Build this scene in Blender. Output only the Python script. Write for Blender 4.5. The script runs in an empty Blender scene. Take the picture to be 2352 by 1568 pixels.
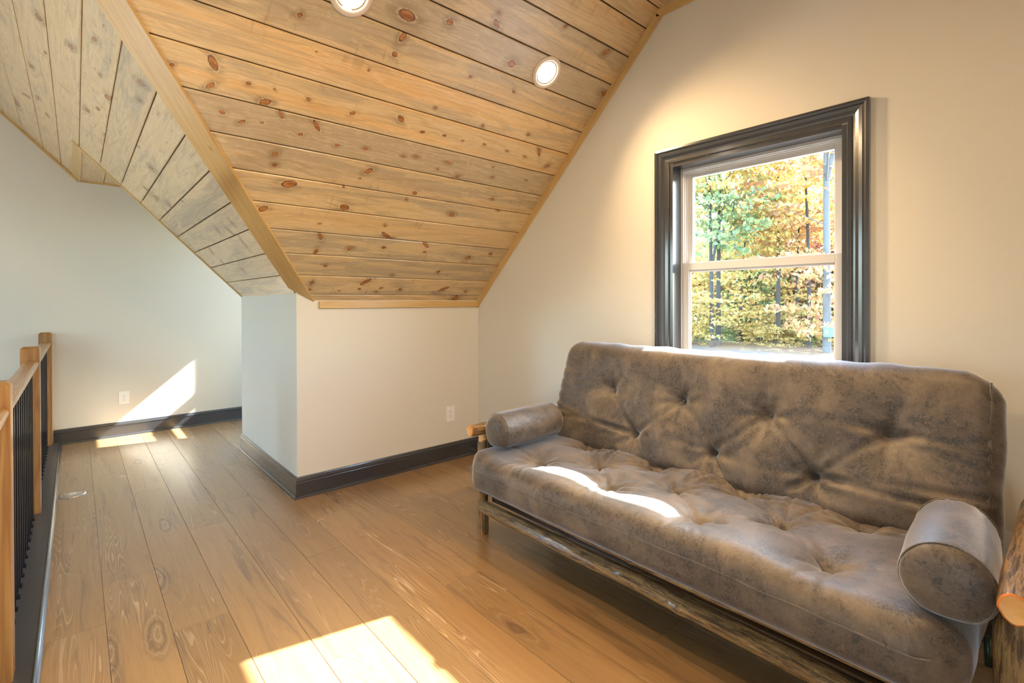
import bpy, math, random
import numpy as np
from mathutils import Matrix, Vector
PI = math.pi
S = bpy.context.scene
COL = S.collection
random.seed(7)
rng = np.random.default_rng(7)

# ------------------------------------------------------------------ camera
H = 1.35
FPX, CY = 1135.54, 698.76
YAW, PITCH, ROLL = 0.722860116, -5.43264731e-03, -2.69144937e-03
Fv = np.array([math.sin(YAW)*math.cos(PITCH), math.cos(YAW)*math.cos(PITCH), math.sin(PITCH)])
rv = np.array([math.cos(YAW), -math.sin(YAW), 0.0]); uv_ = np.cross(rv, Fv)
c_, s_ = math.cos(ROLL), math.sin(ROLL)
Rv, Uv = c_*rv + s_*uv_, -s_*rv + c_*uv_
cam_d = bpy.data.cameras.new('camera')
cam = bpy.data.objects.new('camera', cam_d); COL.objects.link(cam)
cam_d.sensor_width = 36.0; cam_d.sensor_fit = 'HORIZONTAL'
cam_d.lens = FPX*36.0/2352
cam_d.shift_y = -(784 - CY)/2352
cam_d.clip_start = 0.05; cam_d.clip_end = 500
cam.matrix_world = Matrix(((Rv[0], Uv[0], -Fv[0], 0), (Rv[1], Uv[1], -Fv[1], 0), (Rv[2], Uv[2], -Fv[2], H), (0, 0, 0, 1)))
S.camera = cam

# ------------------------------------------------------------------ sky, sun, exposure
SUN_AZ = math.atan2(-0.2203, 1.0)           # direction towards the sun, seen from above
SUN_EL = math.atan(0.88/1.024)
SKY_STRENGTH, SUN_STRENGTH, LAMP_STRENGTH, EXPOSURE = 4.8, 62.0, 150.0, 0.1
UPLIGHT = 330.0
W = bpy.data.worlds.new('sky'); S.world = W; W.use_nodes = True
wn = W.node_tree
for n in list(wn.nodes): wn.nodes.remove(n)
sk = wn.nodes.new('ShaderNodeTexSky'); sk.sky_type = 'NISHITA'; sk.sun_disc = False
sk.sun_elevation = SUN_EL; sk.sun_rotation = PI/2 - SUN_AZ
sk.dust_density = 2.0; sk.air_density = 1.0; sk.ozone_density = 1.0
bg = wn.nodes.new('ShaderNodeBackground'); bg.inputs[1].default_value = SKY_STRENGTH
wo = wn.nodes.new('ShaderNodeOutputWorld')
tint = wn.nodes.new('ShaderNodeMix'); tint.data_type = 'RGBA'; tint.blend_type = 'MULTIPLY'; tint.inputs[0].default_value = 1.0
tint.inputs[7].default_value = (0.93, 1.01, 1.05, 1)        # camera white balance between daylight and lamps
wn.links.new(sk.outputs[0], tint.inputs[6]); wn.links.new(tint.outputs[2], bg.inputs[0]); wn.links.new(bg.outputs[0], wo.inputs[0])
sd = bpy.data.lights.new('sun', 'SUN'); sd.energy = SUN_STRENGTH; sd.angle = math.radians(0.53); sd.color = (1.0, 0.985, 0.96)
so = bpy.data.objects.new('sun', sd); COL.objects.link(so)
tosun = Vector((math.cos(SUN_AZ)*math.cos(SUN_EL), math.sin(SUN_AZ)*math.cos(SUN_EL), math.sin(SUN_EL)))
so.rotation_euler = tosun.to_track_quat('Z', 'Y').to_euler(); so.location = tosun*60
S.view_settings.view_transform = 'Standard'; S.view_settings.look = 'None'
S.view_settings.exposure = EXPOSURE; S.view_settings.gamma = 1.0; S.view_settings.use_curve_mapping = False
S.cycles.max_bounces = 10; S.cycles.diffuse_bounces = 6; S.cycles.glossy_bounces = 4
S.cycles.transparent_max_bounces = 12; S.cycles.use_denoising = True
S.cycles.sample_clamp_indirect = 8.0

# ------------------------------------------------------------------ helpers: objects
def wloc(o):
    v = np.zeros(3)
    while o is not None:
        v += np.array(o.location); o = o.parent
    return v
def link(o, parent=None):
    COL.objects.link(o)
    if parent is not None: o.parent = parent
    return o
def mobj(name, V, F, mat, parent=None, smooth=False, uvs=None, mi=None):
    V = np.asarray(V, float)
    if parent is not None: V = V - wloc(parent)
    me = bpy.data.meshes.new(name)
    me.from_pydata(V.tolist(), [], [tuple(int(i) for i in f) for f in F])
    for m in (mat if isinstance(mat, (list, tuple)) else [mat]): me.materials.append(m)
    if uvs is not None:
        l = me.uv_layers.new(name='UVMap')
        vi = np.empty(len(me.loops), np.int32); me.loops.foreach_get('vertex_index', vi)
        l.data.foreach_set('uv', np.asarray(uvs, float)[vi].ravel())
    if mi is not None: me.polygons.foreach_set('material_index', np.asarray(mi, np.int32))
    if smooth: me.polygons.foreach_set('use_smooth', np.ones(len(me.polygons), bool))
    me.update(); me.validate()
    return link(bpy.data.objects.new(name, me), parent)
def empty(name, loc=(0, 0, 0), parent=None):
    o = bpy.data.objects.new(name, None); o.location = loc; o.empty_display_size = 0.1
    return link(o, parent)
def tag(o, label, cat, group=None):
    o['label'] = label; o['category'] = cat
    if group: o['group'] = group
    return o
def structure(o): o['kind'] = 'structure'; return o
def box(x0, x1, y0, y1, z0, z1):
    V = [(x, y, z) for x in (x0, x1) for y in (y0, y1) for z in (z0, z1)]
    F = [(0, 1, 3, 2), (4, 6, 7, 5), (0, 4, 5, 1), (2, 3, 7, 6), (0, 2, 6, 4), (1, 5, 7, 3)]
    return V, F
def join(*parts):
    V, F = [], []
    for v, f in parts:
        n = len(V); V += [tuple(p) for p in v]; F += [tuple(i+n for i in q) for q in f]
    return V, F
def bevel(o, w=0.003, seg=2):
    m = o.modifiers.new('bevel', 'BEVEL'); m.width = w; m.segments = seg; m.limit_method = 'ANGLE'
    return o
def wall_grid(ax, c0, c1, u0, u1, z0, z1, holes):
    """a wall slab normal to axis ax with rectangular openings (u0,u1,z0,z1)"""
    us = sorted({u0, u1, *[h[0] for h in holes], *[h[1] for h in holes]})
    zs = sorted({z0, z1, *[h[2] for h in holes], *[h[3] for h in holes]})
    parts = []
    for a, b in zip(us, us[1:]):
        for c, d in zip(zs, zs[1:]):
            um, zm = (a+b)/2, (c+d)/2
            if any(h[0] < um < h[1] and h[2] < zm < h[3] for h in holes): continue
            parts.append(box(c0, c1, a, b, c, d) if ax == 0 else box(a, b, c0, c1, c, d))
    return join(*parts)
def copy_tree(o, parent=None):
    c = o.copy(); COL.objects.link(c); c.parent = parent
    for ch in list(o.children):
        copy_tree(ch, c)
    return c
def sweep(profile, path_pts, normals, closed=False):
    """sweep a list of (a,b) profile points; each station gives (P, A, B) frames"""
    V, F = [], []
    n = len(profile)
    for P, A, B in zip(path_pts, [x[0] for x in normals], [x[1] for x in normals]):
        P, A, B = np.array(P, float), np.array(A, float), np.array(B, float)
        for a, b in profile: V.append(P + A*a + B*b)
    m = len(path_pts)
    for i in range(m-1):
        for j in range(n):
            k = (j+1) % n
            F.append((i*n+j, i*n+k, (i+1)*n+k, (i+1)*n+j))
    F.append(tuple(range(n))[::-1]); F.append(tuple((m-1)*n+j for j in range(n)))
    return V, F

# ------------------------------------------------------------------ helpers: nodes
def nd(nt, t, ins=None, **pr):
    n = nt.nodes.new(t)
    for k, v in pr.items(): setattr(n, k, v)
    for k, v in (ins or {}).items():
        s = n.inputs[k]
        if isinstance(v, bpy.types.NodeSocket): nt.links.new(v, s)
        else: s.default_value = v
    return n
def M(nt, op, a, b=None, c=None, clamp=False):
    n = nt.nodes.new('ShaderNodeMath'); n.operation = op; n.use_clamp = clamp
    for i, v in enumerate((a, b, c)):
        if v is None: continue
        if isinstance(v, bpy.types.NodeSocket): nt.links.new(v, n.inputs[i])
        else: n.inputs[i].default_value = v
    return n.outputs[0]
def MR(nt, v, a, b, c=0.0, d=1.0, smooth=True):
    n = nd(nt, 'ShaderNodeMapRange', {0: v, 1: a, 2: b, 3: c, 4: d})
    if smooth: n.interpolation_type = 'SMOOTHSTEP'
    return n.outputs[0]
def MIX(nt, f, a, b, bt='MIX'):
    n = nt.nodes.new('ShaderNodeMix'); n.data_type = 'RGBA'; n.blend_type = bt; n.clamp_factor = True
    for i, v in ((0, f), (6, a), (7, b)):
        if isinstance(v, bpy.types.NodeSocket): nt.links.new(v, n.inputs[i])
        else: n.inputs[i].default_value = v if i == 0 else (*v[:3], 1)
    return n.outputs[2]
def NOISE(nt, vec, scale=1.0, detail=3.0, rough=0.5, dist=0.0, out=0):
    return nd(nt, 'ShaderNodeTexNoise', {'Vector': vec, 'Scale': scale, 'Detail': detail, 'Roughness': rough, 'Distortion': dist}).outputs[out]
def VEC(nt, x, y, z=0.0):
    return nd(nt, 'ShaderNodeCombineXYZ', {0: x, 1: y, 2: z}).outputs[0]
def SCALEV(nt, v, s, off=(0, 0, 0)):
    return nd(nt, 'ShaderNodeMapping', {0: v, 1: off, 3: s}).outputs[0]
def newmat(name):
    m = bpy.data.materials.new(name); m.use_nodes = True
    nt = m.node_tree
    for n in list(nt.nodes): nt.nodes.remove(n)
    out = nt.nodes.new('ShaderNodeOutputMaterial')
    return m, nt, out
def principled(nt, color=(0.5, 0.5, 0.5), rough=0.5, **kw):
    p = nt.nodes.new('ShaderNodeBsdfPrincipled')
    def st(k, v):
        s = p.inputs[k]
        if isinstance(v, bpy.types.NodeSocket): nt.links.new(v, s)
        else: s.default_value = (*v[:3], 1) if (hasattr(v, '__len__') and s.type == 'RGBA') else v
    st('Base Color', color); st('Roughness', rough)
    for k, v in kw.items(): st(k.replace('_', ' '), v)
    return p
def bump(nt, h, strength=0.2, dist=0.01):
    return nd(nt, 'ShaderNodeBump', {'Height': h, 'Strength': strength, 'Distance': dist}).outputs[0]
def simple(name, color, rough=0.5, nscale=40.0, var=0.06, bumps=0.0, **kw):
    m, nt, out = newmat(name)
    tc = nd(nt, 'ShaderNodeTexCoord').outputs['Object']
    n = NOISE(nt, tc, nscale, 4)
    col = MIX(nt, n, [c*(1-var) for c in color], [min(1, c*(1+var)) for c in color])
    p = principled(nt, col, rough, **kw)
    if bumps: nt.links.new(bump(nt, n, bumps, 0.003), p.inputs['Normal'])
    nt.links.new(p.outputs[0], out.inputs[0]); return m

# ---- knotty pine, one node group shared by every board
def build_pine_group():
    g = bpy.data.node_groups.new('pine_board', 'ShaderNodeTree')
    for nme, t in (('UV', 'NodeSocketVector'), ('D', 'NodeSocketFloat'), ('Seed', 'NodeSocketFloat'), ('Grey', 'NodeSocketFloat'), ('Warm', 'NodeSocketFloat'), ('Streak', 'NodeSocketFloat'), ('Gloss', 'NodeSocketFloat')):
        g.interface.new_socket(nme, in_out='INPUT', socket_type=t)
    g.interface.new_socket('Shader', in_out='OUTPUT', socket_type='NodeSocketShader')
    gi = g.nodes.new('NodeGroupInput'); go = g.nodes.new('NodeGroupOutput')
    uv, D, seed, grey, warm, streak, gloss = [gi.outputs[i] for i in range(7)]
    sp = nd(g, 'ShaderNodeSeparateXYZ', {0: uv}); u, v = sp.outputs[0], sp.outputs[1]
    ed = M(g, 'POWER', 2.718, M(g, 'MULTIPLY', D, -0.55))
    lo = NOISE(g, VEC(g, M(g, 'MULTIPLY', u, 1.3), M(g, 'MULTIPLY', v, 6.0), seed), 1.0, 2)
    vw = M(g, 'ADD', M(g, 'ADD', v, M(g, 'MULTIPLY', lo, 0.055)), M(g, 'MULTIPLY', ed, 0.045))
    fine = NOISE(g, VEC(g, M(g, 'MULTIPLY', u, 3.5), M(g, 'MULTIPLY', vw, 170.0), seed), 1.0, 4, 0.65)
    ringn = NOISE(g, VEC(g, M(g, 'MULTIPLY', u, 0.55), M(g, 'MULTIPLY', vw, 9.0), seed), 1.0, 1.0)
    ring = M(g, 'PINGPONG', M(g, 'MULTIPLY', ringn, 26.0), 1.0)
    blotch = NOISE(g, VEC(g, M(g, 'MULTIPLY', u, 1.7), M(g, 'MULTIPLY', v, 13.0), M(g, 'ADD', seed, 4.3)), 1.0, 4, 0.6, 0.6)
    mott = NOISE(g, VEC(g, M(g, 'MULTIPLY', u, 22.0), M(g, 'MULTIPLY', v, 55.0), seed), 1.0, 5, 0.7)
    band = NOISE(g, VEC(g, M(g, 'MULTIPLY', u, 0.25), M(g, 'MULTIPLY', v, 11.0), M(g, 'ADD', seed, 9.1)), 1.0, 1.0)
    gf = MR(g, M(g, 'ADD', blotch, M(g, 'MULTIPLY', M(g, 'SUBTRACT', grey, 0.5), 0.55)), 0.42, 0.62)
    of = M(g, 'MULTIPLY', MR(g, band, 0.46, 0.66), warm)
    c = MIX(g, of, (0.62, 0.455, 0.255), (0.66, 0.425, 0.20))
    c = MIX(g, M(g, 'MULTIPLY', gf, M(g, 'SUBTRACT', 0.85, M(g, 'MULTIPLY', of, 0.5))), c, (0.42, 0.335, 0.225))
    c = MIX(g, M(g, 'MULTIPLY', MR(g, mott, 0.52, 0.68), 0.30), c, (0.74, 0.58, 0.37))
    c = MIX(g, M(g, 'MULTIPLY', MR(g, ring, 0.55, 1.0), 0.22), c, (0.24, 0.14, 0.06))
    c = MIX(g, M(g, 'MULTIPLY', MR(g, fine, 0.50, 0.72), 0.28), c, (0.20, 0.12, 0.05))
    rim = M(g, 'MULTIPLY', MR(g, blotch, 0.435, 0.455), MR(g, blotch, 0.485, 0.462))
    c = MIX(g, M(g, 'MULTIPLY', rim, 0.20), c, (0.80, 0.66, 0.44))
    rip = NOISE(g, VEC(g, M(g, 'MULTIPLY', u, 17.0), M(g, 'MULTIPLY', v, 5.0), M(g, 'ADD', seed, 6.6)), 1.0, 2, 0.5, 0.8)
    c = MIX(g, M(g, 'MULTIPLY', M(g, 'MULTIPLY', MR(g, rip, 0.60, 0.72), MR(g, lo, 0.45, 0.6)), 0.30), c, (0.27, 0.17, 0.085))
    # streaks that run slanting over the dormer boards
    sv = NOISE(g, VEC(g, M(g, 'MULTIPLY', u, 14.0), M(g, 'MULTIPLY', v, 34.0), M(g, 'ADD', seed, 2.2)), 1.0, 3, 0.6, 0.5)
    c = MIX(g, M(g, 'MULTIPLY', MR(g, sv, 0.60, 0.72), streak), c, (0.20, 0.105, 0.045))
    c = MIX(g, M(g, 'MULTIPLY', MR(g, sv, 0.42, 0.28), M(g, 'MULTIPLY', streak, 0.7)), c, (0.72, 0.60, 0.44))
    # halo, pale ring, dark ring, heart of each knot
    kn = NOISE(g, VEC(g, M(g, 'MULTIPLY', u, 60.0), M(g, 'MULTIPLY', v, 60.0), seed), 1.0, 3, 0.6)
    Dk = M(g, 'ADD', M(g, 'MULTIPLY', D, 1.12), M(g, 'MULTIPLY', M(g, 'SUBTRACT', kn, 0.5), 0.35))
    c = MIX(g, M(g, 'MULTIPLY', MR(g, Dk, 3.6, 1.1, 0.0, 0.62), MR(g, blotch, 0.38, 0.6)), c, (0.20, 0.13, 0.07))
    c = MIX(g, M(g, 'MULTIPLY', MR(g, Dk, 1.6, 1.3), MR(g, kn, 0.40, 0.62, 0.0, 0.5)), c, (0.74, 0.58, 0.36))
    c = MIX(g, M(g, 'MULTIPLY', MR(g, Dk, 1.22, 1.02), MR(g, kn, 0.35, 0.55, 0.55, 1.0)), c, (0.11, 0.045, 0.02))
    c = MIX(g, MR(g, Dk, 0.95, 0.80), c, MIX(g, MR(g, M(g, 'FRACT', M(g, 'MULTIPLY', M(g, 'ADD', blotch, band), 7.0)), 0.2, 0.8), (0.44, 0.20, 0.07), (0.26, 0.095, 0.03)))
    c = MIX(g, MR(g, Dk, 0.5, 0.1, 0.0, 0.4), c, (0.22, 0.085, 0.03))
    rv_ = nd(g, 'ShaderNodeObjectInfo').outputs['Random']
    hs = nd(g, 'ShaderNodeHueSaturation', {'Color': c, 'Value': M(g, 'ADD', 0.92, M(g, 'MULTIPLY', rv_, 0.16)), 'Saturation': 1.05})
    p = principled(g, hs.outputs[0], 0.42, Specular_IOR_Level=0.5, Coat_Weight=gloss, Coat_Roughness=0.24)
    hgt = M(g, 'ADD', M(g, 'MULTIPLY', fine, 0.6), M(g, 'MULTIPLY', ring, 0.5))
    g.links.new(bump(g, hgt, 0.22, 0.004), p.inputs['Normal'])
    g.links.new(p.outputs[0], go.inputs[0])
    return g
PINE = build_pine_group()
def pine(name, seed, grey=0.5, warm=0.6, knots=(), streak=0.0):
    m, nt, out = newmat(name)
    uv = nd(nt, 'ShaderNodeUVMap').outputs[0]
    d = None
    for (ku, kv, ru, rv2, th) in knots:
        mp = nd(nt, 'ShaderNodeMapping', {0: uv, 1: (ku, kv, 0), 2: (0, 0, th), 3: (ru, rv2, 1)}, vector_type='TEXTURE')
        ln = nd(nt, 'ShaderNodeVectorMath', {0: mp.outputs[0]}, operation='LENGTH').outputs['Value']
        d = ln if d is None else M(nt, 'SMOOTH_MIN', d, ln, 0.25)
    gn = nt.nodes.new('ShaderNodeGroup'); gn.node_tree = PINE
    nt.links.new(uv, gn.inputs[0])
    if d is None: gn.inputs[1].default_value = 20.0
    else: nt.links.new(d, gn.inputs[1])
    gn.inputs[2].default_value = seed; gn.inputs[3].default_value = grey; gn.inputs[4].default_value = warm; gn.inputs[5].default_value = streak; gn.inputs[6].default_value = 0.9 if streak > 0 else 0.4
    nt.links.new(gn.outputs[0], out.inputs[0]); return m

def mat_trim_pine():
    m, nt, out = newmat('trim_pine')
    uv = nd(nt, 'ShaderNodeUVMap').outputs[0]
    sp = nd(nt, 'ShaderNodeSeparateXYZ', {0: uv}); u, v = sp.outputs[0], sp.outputs[1]
    vo = nd(nt, 'ShaderNodeTexVoronoi', {'Vector': VEC(nt, M(nt, 'MULTIPLY', u, 3.3), M(nt, 'MULTIPLY', v, 9.0)), 'Scale': 1.0})
    D = vo.outputs['Distance']
    vw = M(nt, 'ADD', v, M(nt, 'MULTIPLY', M(nt, 'POWER', 2.718, M(nt, 'MULTIPLY', D, -9.0)), 0.03))
    fine = NOISE(nt, VEC(nt, M(nt, 'MULTIPLY', u, 2.5), M(nt, 'MULTIPLY', vw, 150.0)), 1.0, 4, 0.6)
    rn = NOISE(nt, VEC(nt, M(nt, 'MULTIPLY', u, 0.8), M(nt, 'MULTIPLY', vw, 16.0)), 1.0, 1.0)
    ring = M(nt, 'PINGPONG', M(nt, 'MULTIPLY', rn, 16.0), 1.0)
    c = MIX(nt, MR(nt, fine, 0.4, 0.7), (0.56, 0.365, 0.135), (0.45, 0.27, 0.085))
    c = MIX(nt, M(nt, 'MULTIPLY', MR(nt, ring, 0.6, 1.0), 0.35), c, (0.64, 0.45, 0.19))
    c = MIX(nt, MR(nt, D, 0.11, 0.05, 0, 0.7), c, (0.20, 0.10, 0.02))
    p = principled(nt, c, 0.38, Coat_Weight=0.3, Coat_Roughness=0.25)
    nt.links.new(bump(nt, fine, 0.15, 0.003), p.inputs['Normal'])
    nt.links.new(p.outputs[0], out.inputs[0]); return m
TRIM_PINE = mat_trim_pine()

def mat_floor():
    m, nt, out = newmat('oak_laminate')
    uv = nd(nt, 'ShaderNodeUVMap').outputs[0]
    sp = nd(nt, 'ShaderNodeSeparateXYZ', {0: uv}); u, v = sp.outputs[0], sp.outputs[1]
    r = nd(nt, 'ShaderNodeObjectInfo').outputs['Random']
    seed = M(nt, 'MULTIPLY', r, 37.0)
    # sparse knots
    wp = NOISE(nt, VEC(nt, M(nt, 'MULTIPLY', u, 9.0), M(nt, 'MULTIPLY', v, 22.0), seed), 1.0, 3, 0.6)
    wq = M(nt, 'SUBTRACT', wp, 0.5)
    vo = nd(nt, 'ShaderNodeTexVoronoi', {'Vector': VEC(nt, M(nt, 'ADD', M(nt, 'MULTIPLY', u, 1.35), M(nt, 'MULTIPLY', wq, 0.16)), M(nt, 'ADD', M(nt, 'MULTIPLY', v, 6.0), M(nt, 'MULTIPLY', wq, 0.22)), seed), 'Scale': 1.0, 'Randomness': 1.0})
    ok = nd(nt, 'ShaderNodeSeparateColor', {0: vo.outputs['Color']}).outputs[0]
    D = M(nt, 'ADD', vo.outputs['Distance'], M(nt, 'MULTIPLY', MR(nt, ok, 0.62, 0.56), 1.0))
    ed = M(nt, 'POWER', 2.718, M(nt, 'MULTIPLY', D, -6.0))
    lo = NOISE(nt, VEC(nt, M(nt, 'MULTIPLY', u, 1.6), M(nt, 'MULTIPLY', v, 7.0), seed), 1.0, 2)
    vw = M(nt, 'ADD', M(nt, 'ADD', v, M(nt, 'MULTIPLY', lo, 0.05)), M(nt, 'MULTIPLY', ed, 0.05))
    fine = NOISE(nt, VEC(nt, M(nt, 'MULTIPLY', u, 7.0), M(nt, 'MULTIPLY', vw, 260.0), seed), 1.0, 4, 0.7)
    med = NOISE(nt, VEC(nt, M(nt, 'MULTIPLY', u, 1.4), M(nt, 'MULTIPLY', vw, 34.0), seed), 1.0, 3, 0.6)
    rn = NOISE(nt, VEC(nt, M(nt, 'MULTIPLY', u, 0.75), M(nt, 'MULTIPLY', vw, 13.0), M(nt, 'ADD', seed, 3.1)), 1.0, 1.2)
    ring = M(nt, 'FRACT', M(nt, 'MULTIPLY', rn, 24.0))
    zone = MR(nt, NOISE(nt, VEC(nt, M(nt, 'MULTIPLY', u, 1.1), M(nt, 'MULTIPLY', v, 5.0), M(nt, 'ADD', seed, 7.7)), 1.0, 2), 0.50, 0.66)
    dark = NOISE(nt, VEC(nt, M(nt, 'MULTIPLY', u, 1.5), M(nt, 'MULTIPLY', vw, 22.0), M(nt, 'ADD', seed, 5.5)), 1.0, 4, 0.65, 0.8)
    c = MIX(nt, med, (0.370, 0.222, 0.092), (0.262, 0.152, 0.062))
    c = MIX(nt, M(nt, 'MULTIPLY', MR(nt, dark, 0.52, 0.72), 0.6), c, (0.105, 0.062, 0.034))
    c = MIX(nt, M(nt, 'MULTIPLY', MR(nt, fine, 0.52, 0.72), 0.35), c, (0.13, 0.072, 0.034))
    c = MIX(nt, M(nt, 'MULTIPLY', M(nt, 'MULTIPLY', MR(nt, ring, 0.78, 0.95), zone), 0.6), c, (0.56, 0.41, 0.27))
    c = MIX(nt, M(nt, 'MULTIPLY', M(nt, 'MULTIPLY', MR(nt, ring, 0.80, 0.55), MR(nt, ring, 0.3, 0.55)), M(nt, 'MULTIPLY', zone, 0.35)), c, (0.12, 0.07, 0.035))
    kr = M(nt, 'PINGPONG', M(nt, 'MULTIPLY', M(nt, 'ADD', D, M(nt, 'MULTIPLY', lo, 0.25)), 17.0), 1.0)
    kz = MR(nt, D, 0.34, 0.16)
    c = MIX(nt, M(nt, 'MULTIPLY', kz, 0.30), c, (0.14, 0.085, 0.05))
    c = MIX(nt, M(nt, 'MULTIPLY', M(nt, 'MULTIPLY', kz, MR(nt, kr, 0.55, 0.95)), 0.6), c, (0.10, 0.055, 0.03))
    c = MIX(nt, M(nt, 'MULTIPLY', M(nt, 'MULTIPLY', kz, MR(nt, kr, 0.30, 0.05)), 0.35), c, (0.52, 0.38, 0.25))
    c = MIX(nt, MR(nt, M(nt, 'ADD', D, M(nt, 'MULTIPLY', fine, 0.05)), 0.105, 0.06, 0, 0.85), c, (0.05, 0.028, 0.016))
    hs = nd(nt, 'ShaderNodeHueSaturation', {'Color': c, 'Value': M(nt, 'ADD', 0.86, M(nt, 'MULTIPLY', r, 0.28))})
    p = principled(nt, hs.outputs[0], M(nt, 'ADD', 0.30, M(nt, 'MULTIPLY', fine, 0.16)), Specular_IOR_Level=0.6, Coat_Weight=1.0, Coat_Roughness=0.22)
    nt.links.new(bump(nt, M(nt, 'ADD', fine, M(nt, 'MULTIPLY', M(nt, 'MULTIPLY', ring, zone), 0.8)), 0.22, 0.003), p.inputs['Normal'])
    nt.links.new(p.outputs[0], out.inputs[0]); return m
FLOOR = mat_floor()

def mat_wall():
    m, nt, out = newmat('greige_paint')
    tc = nd(nt, 'ShaderNodeTexCoord').outputs['Object']
    n = NOISE(nt, tc, 220.0, 3)
    big = NOISE(nt, tc, 1.2, 2)
    c = MIX(nt, big, (0.655, 0.618, 0.540), (0.675, 0.636, 0.556))
    p = principled(nt, c, 0.55, Specular_IOR_Level=0.35)
    nt.links.new(bump(nt, n, 0.06, 0.002), p.inputs['Normal'])
    nt.links.new(p.outputs[0], out.inputs[0]); return m
WALL = mat_wall()
CHAR = simple('charcoal_paint', (0.030, 0.032, 0.038), 0.25, 60, 0.08, 0.03, Specular_IOR_Level=0.7, Coat_Weight=0.6, Coat_Roughness=0.15)
VINYL = simple('white_vinyl', (0.62, 0.60, 0.575), 0.35, 30, 0.02)
WHITE = simple('white_plastic', (0.80, 0.79, 0.76), 0.35, 30, 0.02)
SLOT = simple('dark_slot', (0.02, 0.02, 0.02), 0.6)
BLACKM = simple('black_metal', (0.014, 0.013, 0.016), 0.24, 30, 0.2, 0.0, Metallic=0.3, Specular_IOR_Level=0.7)
STEEL = simple('galvanised_steel', (0.55, 0.56, 0.55), 0.3, 80, 0.1, 0.0, Metallic=1.0)
CHROME = simple('brushed_nickel', (0.70, 0.69, 0.66), 0.22, 80, 0.05, 0.0, Metallic=1.0)
DARKB = simple('dark_board', (0.045, 0.044, 0.046), 0.30, 25, 0.25, 0.05, Specular_IOR_Level=0.6)
SUBF = simple('subfloor_dark', (0.05, 0.035, 0.025), 0.8)
SHEATH = simple('roof_sheathing', (0.06, 0.04, 0.025), 0.8)

def mat_glass():
    m, nt, out = newmat('window_glass')
    fc = nd(nt, 'ShaderNodeLayerWeight', {'Blend': 0.5}).outputs['Facing']
    fr = M(nt, 'ADD', 0.035, M(nt, 'MULTIPLY', M(nt, 'POWER', fc, 5.0), 0.6))
    tr = nd(nt, 'ShaderNodeBsdfTransparent', {'Color': (0.96, 0.98, 0.97, 1)})
    gl = nd(nt, 'ShaderNodeBsdfGlossy', {'Roughness': 0.0})
    n = NOISE(nt, nd(nt, 'ShaderNodeTexCoord').outputs['Object'], 2.0, 1)
    mx = nd(nt, 'ShaderNodeMixShader', {0: M(nt, 'MULTIPLY', fr, M(nt, 'ADD', 0.95, M(nt, 'MULTIPLY', n, 0.1))), 1: tr.outputs[0], 2: gl.outputs[0]})
    nt.links.new(mx.outputs[0], out.inputs[0]); return m
GLASS = mat_glass()

def mat_oak_post():
    m, nt, out = newmat('golden_oak')
    tc = nd(nt, 'ShaderNodeTexCoord').outputs['Object']
    g1 = NOISE(nt, SCALEV(nt, tc, (90, 90, 4.0)), 1.0, 4, 0.65, 0.2)
    g2 = NOISE(nt, SCALEV(nt, tc, (22, 22, 1.3)), 1.0, 2, 0.5, 0.6)
    rg = M(nt, 'PINGPONG', M(nt, 'MULTIPLY', g2, 9.0), 1.0)
    c = MIX(nt, rg, (0.33, 0.165, 0.048), (0.225, 0.096, 0.024))
    c = MIX(nt, M(nt, 'MULTIPLY', MR(nt, g1, 0.5, 0.68), 0.55), c, (0.20, 0.085, 0.02))
    p = principled(nt, c, 0.36, Coat_Weight=0.3, Coat_Roughness=0.2)
    nt.links.new(bump(nt, g1, 0.12, 0.002), p.inputs['Normal'])
    nt.links.new(p.outputs[0], out.inputs[0]); return m
OAK = mat_oak_post()
def mat_oak_rail():
    m, nt, out = newmat('golden_oak_rail')
    tc = nd(nt, 'ShaderNodeTexCoord').outputs['Object']
    g1 = NOISE(nt, SCALEV(nt, tc, (90, 5.0, 90)), 1.0, 4, 0.65, 0.2)
    c = MIX(nt, MR(nt, g1, 0.4, 0.7), (0.38, 0.20, 0.065), (0.25, 0.115, 0.032))
    p = principled(nt, c, 0.32, Coat_Weight=0.4, Coat_Roughness=0.15)
    nt.links.new(p.outputs[0], out.inputs[0]); return m
OAKR = mat_oak_rail()

def mat_suede():
    m, nt, out = newmat('distressed_suede')
    tc = nd(nt, 'ShaderNodeTexCoord').outputs['Object']
    a = NOISE(nt, tc, 5.5, 5, 0.62, 0.4)
    b = NOISE(nt, tc, 26.0, 6, 0.72, 0.3)
    f = NOISE(nt, tc, 105.0, 4, 0.7)
    c = MIX(nt, MR(nt, M(nt, 'ADD', M(nt, 'MULTIPLY', a, 0.6), M(nt, 'MULTIPLY', b, 0.4)), 0.36, 0.66), (0.058, 0.044, 0.034), (0.140, 0.104, 0.071))
    sp = M(nt, 'MULTIPLY', MR(nt, b, 0.46, 0.54), MR(nt, a, 0.57, 0.46))
    c = MIX(nt, M(nt, 'MULTIPLY', M(nt, 'MULTIPLY', sp, MR(nt, f, 0.44, 0.54)), 1.0), c, (0.016, 0.014, 0.015))
    c = MIX(nt, M(nt, 'MULTIPLY', MR(nt, f, 0.5, 0.7), 0.25), c, (0.27, 0.215, 0.165))
    p = principled(nt, c, 0.55, Sheen_Weight=0.8, Sheen_Roughness=0.38, Sheen_Tint=(0.86, 0.91, 1.0), Specular_IOR_Level=0.55)
    nt.links.new(bump(nt, M(nt, 'ADD', b, M(nt, 'MULTIPLY', f, 0.5)), 0.12, 0.004), p.inputs['Normal'])
    nt.links.new(p.outputs[0], out.inputs[0]); return m
SUEDE = mat_suede()

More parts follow.
